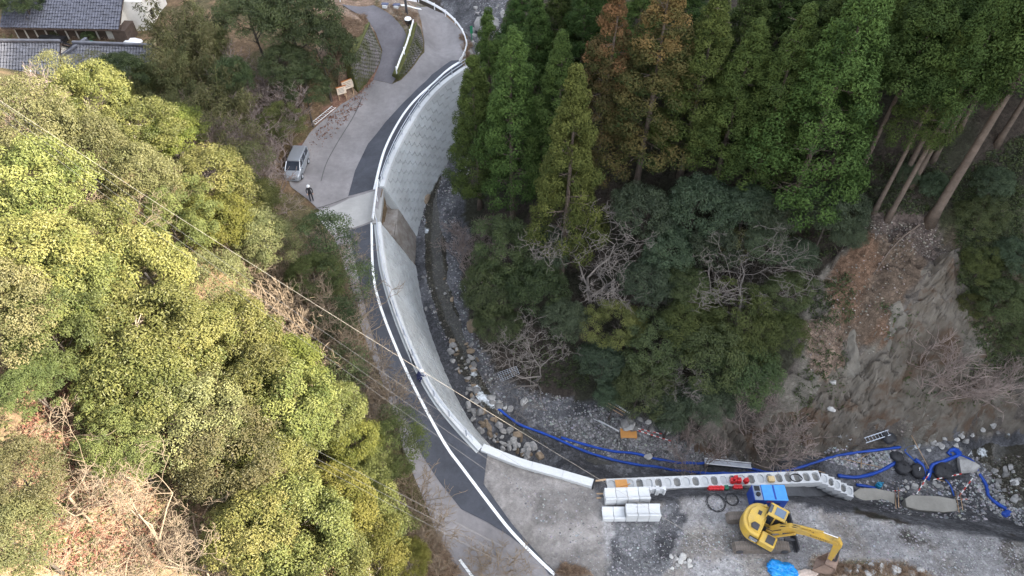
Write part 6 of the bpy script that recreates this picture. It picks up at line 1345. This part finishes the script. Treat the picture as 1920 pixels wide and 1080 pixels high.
def tiled(parent, a, b, c, d, m, tw=.30, th=.32, name='roof_tiles'):
    """tiled slope: ridge a-b, eave d-c; pan tiles as rolls, each course stepping over the next"""
    a, b, c, d = map(Vector, (a, b, c, d)); nx_ = int((b-a).length/tw)*4; ny_ = int((d-a).length/th); nrm = (b-a).cross(d-a).normalized(); nrm = nrm if nrm.z > 0 else -nrm
    vs_, fs = [], []
    for j in range(ny_):
        for e_ in (0, 1):
            t = (j+e_*.995)/ny_
            for i in range(nx_+1):
                s = i/nx_; p = a.lerp(b, s).lerp(d.lerp(c, s), t); vs_.append(tuple(p + nrm*(.055*math.cos(i*math.pi/2) + .05*e_ + .02*math.sin(j*3.7+i//4))))
    W = nx_+1
    for r_ in range(2*ny_-1):
        for i in range(nx_): fs.append((r_*W+i, r_*W+i+1, (r_+1)*W+i+1, (r_+1)*W+i))
    return link(name, np_mesh(name, vs_, fs, m), parent)
def house(label, origin, rz, L, D, Hw, Hr, over, m, gable=True, extra=None):
    """long axis x; front (camera side) is -y"""
    e = empty('house', origin, rz); tag(e, label, 'house'); x0, x1, y0, y1 = -L/2, L/2, -D/2, D/2
    MB().box((0, 0, Hw/2-.4), (L, D, Hw+.8)).build('wall', M_plaster if gable else M_dwood, e)
    MB().prism([(0, Hr-.1), (y0+.02, Hw), (y1-.02, Hw)], x0+.01, x1-.01, Matrix.Rotation(R(90), 4, 'Z') @ Matrix.Scale(1, 4)).build('gable', M_plaster, e)
    s = (Hr-Hw)/(D/2); ze = Hw - s*over
    rf = tiled(e, (x0-.5, 0, Hr+.12), (x1+.5, 0, Hr+.12), (x1+.5, y0-over, ze+.12), (x0-.5, y0-over, ze+.12), m, name='roof')
    tiled(e, (x0-.5, 0, Hr+.12), (x1+.5, 0, Hr+.12), (x1+.5, y1+over, ze+.12), (x0-.5, y1+over, ze+.12), m, name='roof')
    for sg in (-1, 1):
        MB().add([(x0-.45, 0, Hr+.02), (x1+.45, 0, Hr+.02), (x1+.45, sg*(D/2+over), ze+.02), (x0-.45, sg*(D/2+over), ze+.02), (x0-.45, 0, Hr-.1), (x1+.45, 0, Hr-.1), (x1+.45, sg*(D/2+over), ze-.1), (x0-.45, sg*(D/2+over), ze-.1)], [(0, 1, 2, 3), (7, 6, 5, 4), (0, 4, 5, 1), (1, 5, 6, 2), (2, 6, 7, 3), (3, 7, 4, 0)]).build('roof_deck', M_dwood, e)
    MB().box((0, 0, Hr+.24), (L+1.0, .34, .26)).build('ridge_tiles', m, rf, bevel=.05)
    return e
p = P(118, 60, 9.2)
h1 = house('old house with a large dark tiled roof and white gable in the top left', (p.x, p.y+4.8, 7.0), R(-2), 11.6, 7.6, 3.1, 5.5, 1.0, M_tile)
MB().box((6.9, .6, 1.9), (2.2, 5.0, 4.6)).build('annexe_wall', M_plaster, h1); MB().box((6.0, -3.6, 1.2), (1.4, 2.2, 2.4)).build('porch_wall', M_dwood, h1)
tiled(h1, (5.6, 1.0, 4.9), (8.6, 1.0, 4.9), (8.6, 4.2, 3.9), (5.6, 4.2, 3.9), M_tile, name='roof')
for y_ in (-.6, .7): w_ = MB().box((8.02, y_, 2.3), (.06, .7, .9)).build('window', M_dwood, h1); MB().box((8.055, y_, 2.3), (.02, .55, .75)).build('pane', M_glass, w_)
MB().box((2.3, -2.7, 4.75), (.28, 5.2, .22)).build('roof_ridge_strip', M_plaster, h1, rot=(0, 0, 0)).rotation_euler = (0, 0, 0)
bpy.data.objects.remove(bpy.data.objects['roof_ridge_strip'])
for i in range(9): MB().box((-5.2+i*1.1, -3.81, 1.6), (.9, .04, 1.5)).build('shutter', M_dwood, h1)
p = P(48, 80, 11.0)
h2 = house('lower house with worn tiled roof cut by the left edge', (p.x-3.2, p.y, 6.6), R(-1), 12.5, 5.5, 2.2, 4.4, .7, M_tile2)
p = P(212, 86, 9.9)
h3 = house('small shed with weathered tiled roof behind thin bushes', (p.x, p.y, 6.9), R(-4), 7.2, 3.4, 1.7, 3.0, .5, M_tile2, gable=False)
p = P(138, 94, 9.7); h4 = house('tiny tiled lean-to with a white gable between the two lower roofs', (p.x, p.y, 6.9), R(72), 3.0, 2.0, 1.9, 2.8, .3, M_tile2)
p = P(250, 80, 8.0); o = MB().plate([(-1.0, -.5), (.7, -.6), (1.1, .2), (.2, .6), (-.8, .5)], 0, .35, top_scale=.8).build('white_sheet', M_white, loc=p, bevel=.1); tag(o, 'white plastic sheet bundled on the bank by the house', 'sheet')
for i, (u, v, lab) in enumerate(((92, 76, 'dark trough on the lawn in front of the house'), (112, 78, 'second dark trough on the lawn beside the first'))): p = P(u, v, 8.2); tag(MB().box((0, 0, .25), (1.6, .6, .5)).box((0, 0, .52), (1.4, .45, .04)).build('trough', M_black, loc=p), lab, 'trough')
p = P(166, 89, 7.9); tag(MB().box((0, 0, .3), (1.1, .6, .6)).box((-.8, 0, .25), (.5, .5, .5)).build('crate', paint('teal', (.05, .32, .28), .6), loc=p), 'teal crates beside the small shed', 'crate')

# ---------------------------------------------------------------- things at the top bend
def utility_pole(u, v, h0, H, label):
    p = P(u, v, h0); e = empty('utility_pole', p); tag(e, label, 'pole'); MB().tube([(0, 0, -.3), (0, 0, H)], [.14, .10], 10).build('shaft', M_dkgrey, e); MB().box((0, 0, H-.4), (1.2, .08, .08)).build('crossarm', M_steel, e)
utility_pole(763, 27, 8.7, 8.0, 'dark pole standing beside the top bend of the road'); utility_pole(262, 48, 8.2, 9.0, 'grey utility pole in front of the white gable')
p = hit(766, 46, HL); bn = empty('black_bin', p, 0, .7); tag(bn, 'black round bin with a white lid at the top of the narrow wall', 'bin'); MB().tube([(0, 0, 0), (0, 0, .9)], [.5, .55], 14).build('bin_body', M_black, bn); MB().tube([(0, 0, .9), (0, 0, 1.08)], [.58, .45], 14).build('lid', M_white, bn)
p = hit(733, 14, HL); b_ = empty('roadside_bench', p, R(-6), .7); tag(b_, 'concrete bench with two dark seat slabs on the dry verge at the top', 'bench')
for x_ in (-.9, .9): MB().box((x_, 0, .22), (.7, .9, .44)).build('support', M_prec, b_, bevel=.02); MB().box((x_, .1, .49), (1.1, .7, .09)).build('seat_slab', mat('navy_slab', (.05, .06, .12), .4), b_)
def notice(u, v, w_, h_, rz, label):
    p = hit(u, v, HL); e = empty('notice_board', p, rz); tag(e, label, 'notice board')
    for s in (-1, 1): MB().box((s*w_*.4, 0, .75), (.08, .08, 1.6)).build('post', M_wood, e)
    MB().box((0, -.06, 1.25), (w_, .05, h_)).build('panel', mat('notice_panel', (.72, .55, .38), .6, .2, 1.3, col2=(.80, .72, .62)), e)
    MB().box((0, -.06, 1.25+h_/2+.03), (w_+.1, .10, .06)).build('frame', paint('orange_frame', (.55, .20, .06), .6), e)
    for k in range(4): MB().box((-w_*.05, -.09, 1.25+h_*(.28-.18*k)), (w_*(.7-.12*(k % 2)), .006, .035)).build('printed_line', M_dkgrey, e)
notice(655, 178, 1.25, .95, R(38), 'larger cream notice board below the mossy stone wall'); notice(644, 189, .95, .8, R(30), 'smaller notice board left of the larger one')
p = hit(873, 72, HL); tag(MB().cyl((0, 0, -.2), (0, 0, 1.6), .05, 8).box((0, -.03, 1.25), (.3, .03, .9)).build('green_sign', paint('sign_green', (.02, .20, .10), .5), loc=(p.x+.7, p.y, p.z-.2)), 'narrow green sign on the outside of the top bend', 'sign')

# ---------------------------------------------------------------- van
M_silver = paint('silver_paint', (.36, .385, .42), .3, .4, .06); M_tyre = mat('tyre', (.02, .02, .02), .8)
pf, pr2 = hit(551, 337, HL), hit(567, 303, HL); d = pf-pr2; va = empty('minivan', (pf+pr2)/2, math.atan2(d.y, d.x)); va.location.z = float(HL((pf.x+pr2.x)/2, (pf.y+pr2.y)/2))+.03; va.scale = (.9, .9, .9)
tag(va, 'silver minivan parked at the roadside under the bare trees', 'van')
def hull(sections):
    """rings across y from x stations: (x, z0, half width low, z mid, half width mid, z1, half width top)"""
    vs_, fs, m = [], [], 8
    for (x_, z0, w0, zm, wm, z1, w1) in sections: vs_ += [(x_, -w0, z0), (x_, -wm, zm*.55+z0*.45), (x_, -wm, zm), (x_, -w1, z1), (x_, w1, z1), (x_, wm, zm), (x_, wm, zm*.55+z0*.45), (x_, w0, z0)]
    for i in range(len(sections)-1):
        for k in range(m): fs.append((i*m+k, i*m+(k+1) % m, (i+1)*m+(k+1) % m, (i+1)*m+k))
    fs += [tuple(reversed(range(m))), tuple(range((len(sections)-1)*m, len(sections)*m))]
    return MB().add(vs_, fs)
hull([(-2.1, .3, .72, .95, .80, 1.05, .76), (-2.05, .25, .78, .95, .83, 1.1, .8), (-.2, .22, .8, .95, .84, 1.1, .82), (1.25, .22, .8, .95, .83, 1.1, .80), (1.75, .24, .78, .88, .82, 1.0, .74), (2.05, .3, .7, .72, .76, .82, .66), (2.12, .35, .62, .62, .68, .70, .6)]).build('body', M_silver, va, bevel=.03)
gl = hull([(-2.0, 1.0, .78, 1.25, .77, 1.66, .66), (-.2, 1.0, .80, 1.3, .78, 1.72, .67), (.55, 1.0, .80, 1.3, .77, 1.70, .66), (1.35, 1.0, .77, 1.03, .76, 1.08, .72)]).build('windows', M_glass, va)
hull([(-2.02, 1.60, .70, 1.68, .69, 1.75, .62), (-.2, 1.66, .70, 1.74, .69, 1.82, .62), (.58, 1.63, .69, 1.71, .68, 1.78, .6)]).build('roof', M_silver, va, bevel=.02)
for s in (-1, 1):
    for x_ in (-1.98, -.95, .1): MB().box((x_, s*.755, 1.36), (.10, .08, .66), taper=.8).build('pillar', M_silver, va)
    MB().tube([(.62, s*.69, 1.68), (1.40, s*.79, 1.05)], .045, 5).build('pillar', M_silver, va)
    MB().box((.95, s*.95, 1.1), (.14, .2, .16)).build('wing_mirror', M_silver, va, bevel=.03)
    MB().box((2.0, s*.56, .72), (.16, .28, .16)).build('headlight', paint('lamp', (.75, .78, .8), .15), va, bevel=.03)
    for x_ in (-1.25, 1.3):
        wh = MB().cyl((x_, s*.70, .31), (x_, s*.86, .31), .31, 18).build('wheel', M_tyre, va); MB().cyl((x_, s*.86, .31), (x_, s*.875, .31), .19, 14).build('rim', M_steel, wh)
MB().box((2.13, 0, .45), (.06, 1.2, .22)).build('bumper', M_silver, va, bevel=.02); MB().box((2.14, 0, .58), (.03, .7, .1)).build('grille', M_black, va)

# ---------------------------------------------------------------- people
M_navy, M_dk, M_skin = mat('navy_cloth', (.03, .035, .09), .9, .2, 5), mat('dark_cloth', (.03, .03, .035), .9, .2, 5), mat('skin', (.45, .27, .19), .6)
def person(loc, rz, joints, bones, label, cloth, head, legs_mat=None):
    me = bpy.data.meshes.new('person'); me.from_pydata([j[:3] for j in joints], bones, []); o = link('person', me, None, loc, (0, 0, rz)); tag(o, label, 'person')
    sm = o.modifiers.new('skin', 'SKIN'); sm.use_smooth_shade = True
    for i, j in enumerate(joints): me.skin_vertices[0].data[i].radius = (j[3], j[4] if len(j) > 4 else j[3])
    me.skin_vertices[0].data[0].use_root = True
    ss = o.modifiers.new('sub', 'SUBSURF'); ss.levels = ss.render_levels = 2; me.materials.append(cloth)
    bm = bmesh.new(); bmesh.ops.create_uvsphere(bm, u_segments=14, v_segments=10, radius=.105)
    for v in bm.verts: v.co.z *= 1.2
    m2 = bpy.data.meshes.new('head'); bm.to_mesh(m2); bm.free(); m2.materials.append(M_skin); h = link('head', m2, o, head)
    for s in (-1, 1): MB().box((.095, s*.04, .02), (.02, .025, .015)).build('eye', M_black, h); MB().box((0, s*.105, 0), (.05, .02, .07)).build('ear', M_skin, h)
    MB().box((.112, 0, -.02), (.03, .03, .045)).build('nose', M_skin, h); MB().box((.10, 0, -.065), (.015, .05, .012)).build('mouth', paint('lip', (.35, .12, .1), .5), h)
    bm = bmesh.new(); bmesh.ops.create_uvsphere(bm, u_segments=16, v_segments=10, radius=.15)
    bmesh.ops.delete(bm, geom=[v for v in bm.verts if v.co.z < -.01], context='VERTS')
    m3 = bpy.data.meshes.new('helmet'); bm.to_mesh(m3); bm.free(); m3.materials.append(M_white); hm = link('helmet', m3, o, (head[0], head[1], head[2]+.05)); MB().plate([(.17*math.cos(t), .15*math.sin(t)) for t in np.linspace(0, 6.1, 16)], -.015, .005).build('brim', M_white, hm)
    hands = [(j[0], j[1], j[2]) for j in joints if len(j) > 5]
    for hx, hy, hz_ in hands:
        b = MB().box((hx, hy, hz_-.05), (.045, .08, .1))
        for q in range(4): b.tube([(hx, hy-.03+.02*q, hz_-.09), (hx+.012, hy-.03+.02*q, hz_-.135+.008*abs(q-1.5)), (hx+.03, hy-.03+.02*q, hz_-.165+.008*abs(q-1.5))], .009, 5)
        b.tube([(hx+.01, hy+.035, hz_-.04), (hx+.04, hy+.05, hz_-.075), (hx+.05, hy+.045, hz_-.105)], .010, 5); b.build('hand', M_skin, o)
    return o
stand = [(0, 0, .92, .15, .13), (0, 0, 1.15, .15, .12), (0, 0, 1.38, .17, .12), (0, 0, 1.5, .06), (0, .1, .85, .10), (.02, .11, .48, .07), (0, .12, .1, .055), (.14, .13, .04, .045), (0, -.1, .85, .10), (.05, -.11, .48, .07), (.02, -.12, .1, .055), (.16, -.13, .04, .045), (0, .21, 1.4, .06), (.03, .27, 1.14, .05), (.14, .25, .93, .038, .038, 1), (0, -.21, 1.4, .06), (.05, -.27, 1.14, .05), (.2, -.22, .98, .038, .038, 1)]
sb = [(0, 1), (1, 2), (2, 3), (0, 4), (4, 5), (5, 6), (6, 7), (0, 8), (8, 9), (9, 10), (10, 11), (2, 12), (12, 13), (13, 14), (2, 15), (15, 16), (16, 17)]
p = hit(585, 376, HL); p.z += .02; person(p, R(-75), stand, sb, 'standing worker in dark clothes and white helmet near the parked van', M_dk, (.02, 0, 1.62))
crouch = [(0, 0, .55, .15, .13), (.14, 0, .76, .15, .12), (.3, 0, .95, .17, .12), (.38, 0, 1.04, .06), (.05, .12, .52, .10), (.42, .14, .55, .075), (.16, .15, .12, .055), (.30, .15, .04, .045), (.05, -.12, .52, .10), (.42, -.14, .5, .075), (.16, -.15, .12, .055), (.30, -.15, .04, .045), (.32, .2, .95, .06), (.5, .22, .75, .05), (.7, .16, .68, .038, .038, 1), (.32, -.2, .95, .06), (.52, -.22, .75, .05), (.72, -.14, .66, .038, .038, 1)]
p = hit(782, 716, HL); p.z += .05; person(p, R(20), crouch, sb, 'crouching worker in navy clothes and white helmet at the edge of the wall', M_navy, (.46, 0, 1.14))

# ---------------------------------------------------------------- overhead wires
M_wire, M_cable = mat('bare_wire', (.15, .148, .15), .5), mat('pale_cable', (.38, .345, .29), .6)
def wire(a, b, sag, r, m, label):
    a, b = P(*a), P(*b); pts = [a.lerp(b, t)-Vector((0, 0, sag*4*t*(1-t))) for t in np.linspace(0, 1, 40)]
    o = MB().tube(pts, r, 5, cap=False).build('overhead_wire', m, smooth=True); tag(o, label, 'wire', 'overhead wires crossing the valley')
wire((-100, 122, 25), (1475, 1107, 8), .9, .0075, M_cable, 'pale cable crossing from the sunlit wood over the road and parapet')
wire((-100, 118, 24.8), (1350, 1120, 8), .9, .0055, M_wire, 'dark wire just below the pale cable'); wire((-100, 128, 24.5), (1280, 1110, 8), .9, .0055, M_wire, 'third overhead wire from the top'); wire((-100, 142, 24.2), (1200, 1080, 8), .9, .0055, M_wire, 'lowest of the four wires over the sunlit wood')
wire((300, 690, 12.5), (1250, 1182, 9), .2, .0075, M_wire, 'upper wire of the bundle over the lower road'); wire((330, 722, 12), (1240, 1192, 9), .2, .007, M_wire, 'middle wire of the bundle over the lower road'); wire((320, 726, 11.8), (1200, 1190, 8.7), .2, .006, M_wire, 'lowest wire of the bundle over the lower road')

# ---------------------------------------------------------------- low growth nobody could count
def undergrowth(name, label, polys, material, seed, ln=.2, wd=.09, clump=9, hgt=.35, spread=.35):
    global rng; rng = np.random.default_rng(seed); px = np.concatenate([sample_px(pl, n, rng) for pl, n in polys]); c = hitv(px[:, 0], px[:, 1]); c = np.repeat(c, clump, 0); n = len(c)
    tint_ = np.repeat(np.clip(rng.normal(.5, .25, len(px)), 0, 1), clump) + rng.normal(size=n)*.12
    d = unit(np.column_stack([rng.normal(size=n), rng.normal(size=n), np.abs(rng.normal(size=n))*.9])); p = c + d*np.array((spread, spread, hgt))*rng.uniform(.3, 1, (n, 1))
    v, f, tt = leaves(p, unit(d*.5+np.array((0, 0, .8))+rng.normal(size=(n, 3))*.4), d, ln*rng.uniform(.6, 1.4, n), wd*rng.uniform(.7, 1.3, n), np.clip(tint_, 0, 1))
    o = link(name, np_mesh(name, v, f, material, attr={'tint': tt})); tag(o, label, 'undergrowth', kind='stuff')
G_dry = leaf_mat('dry_grass', (.26, .19, .13), (.50, .40, .27), .3, .9, .1)
undergrowth('hillside_undergrowth', 'low green plants on the left hillside floor', [([(0, 200), (480, 330), (640, 480), (720, 760), (820, 1000), (840, 1079), (0, 1079)], 2600)], G_olive, 901)
undergrowth('slope_undergrowth', 'ferns and seedlings on the right slope', [([(1780, 330), (1919, 250), (1919, 720), (1850, 690), (1800, 560)], 1300), ([(1500, 560), (1600, 500), (1600, 600), (1530, 620)], 180), ([(1500, 640), (1580, 620), (1600, 760), (1480, 800)], 160), ([(1640, 560), (1860, 640), (1900, 760), (1700, 760)], 220), ([(950, 640), (1080, 620), (1150, 740), (1000, 720)], 200), ([(1450, 430), (1640, 380), (1560, 480), (1480, 500)], 200), ([(1600, 300), (1780, 280), (1760, 400), (1620, 400)], 260)], G_dark, 902)
undergrowth('dry_grass', 'dry straw-coloured grass on the banks beside the road', [([(610, 30), (690, 30), (690, 50), (660, 110), (620, 110)], 700), ([(730, 5), (785, 20), (775, 60), (745, 40)], 120), ([(820, 1000), (850, 1060), (870, 1079), (790, 1079)], 220), ([(1060, 1055), (1110, 1079), (1040, 1079)], 60), ([(0, 60), (170, 62), (280, 80), (0, 78)], 260), ([(1530, 1058), (1700, 1064), (1740, 1079), (1540, 1079)], 130), ([(862, 65), (884, 80), (888, 118), (872, 130)], 100)], G_dry, 903, .35, .03, 14, .5, .3)
undergrowth('fallen_leaves', 'brown fallen leaves on the verge under the notice boards and on the open hillside', [([(560, 300), (600, 230), (660, 180), (700, 140), (690, 180), (560, 320)], 300), ([(20, 700), (150, 650), (260, 900), (330, 1060), (60, 1060)], 900)], leaf_mat('leaf_litter', (.13, .065, .04), (.33, .21, .13), .2, .9, .1), 904, .16, .09, 10, .06, .5)
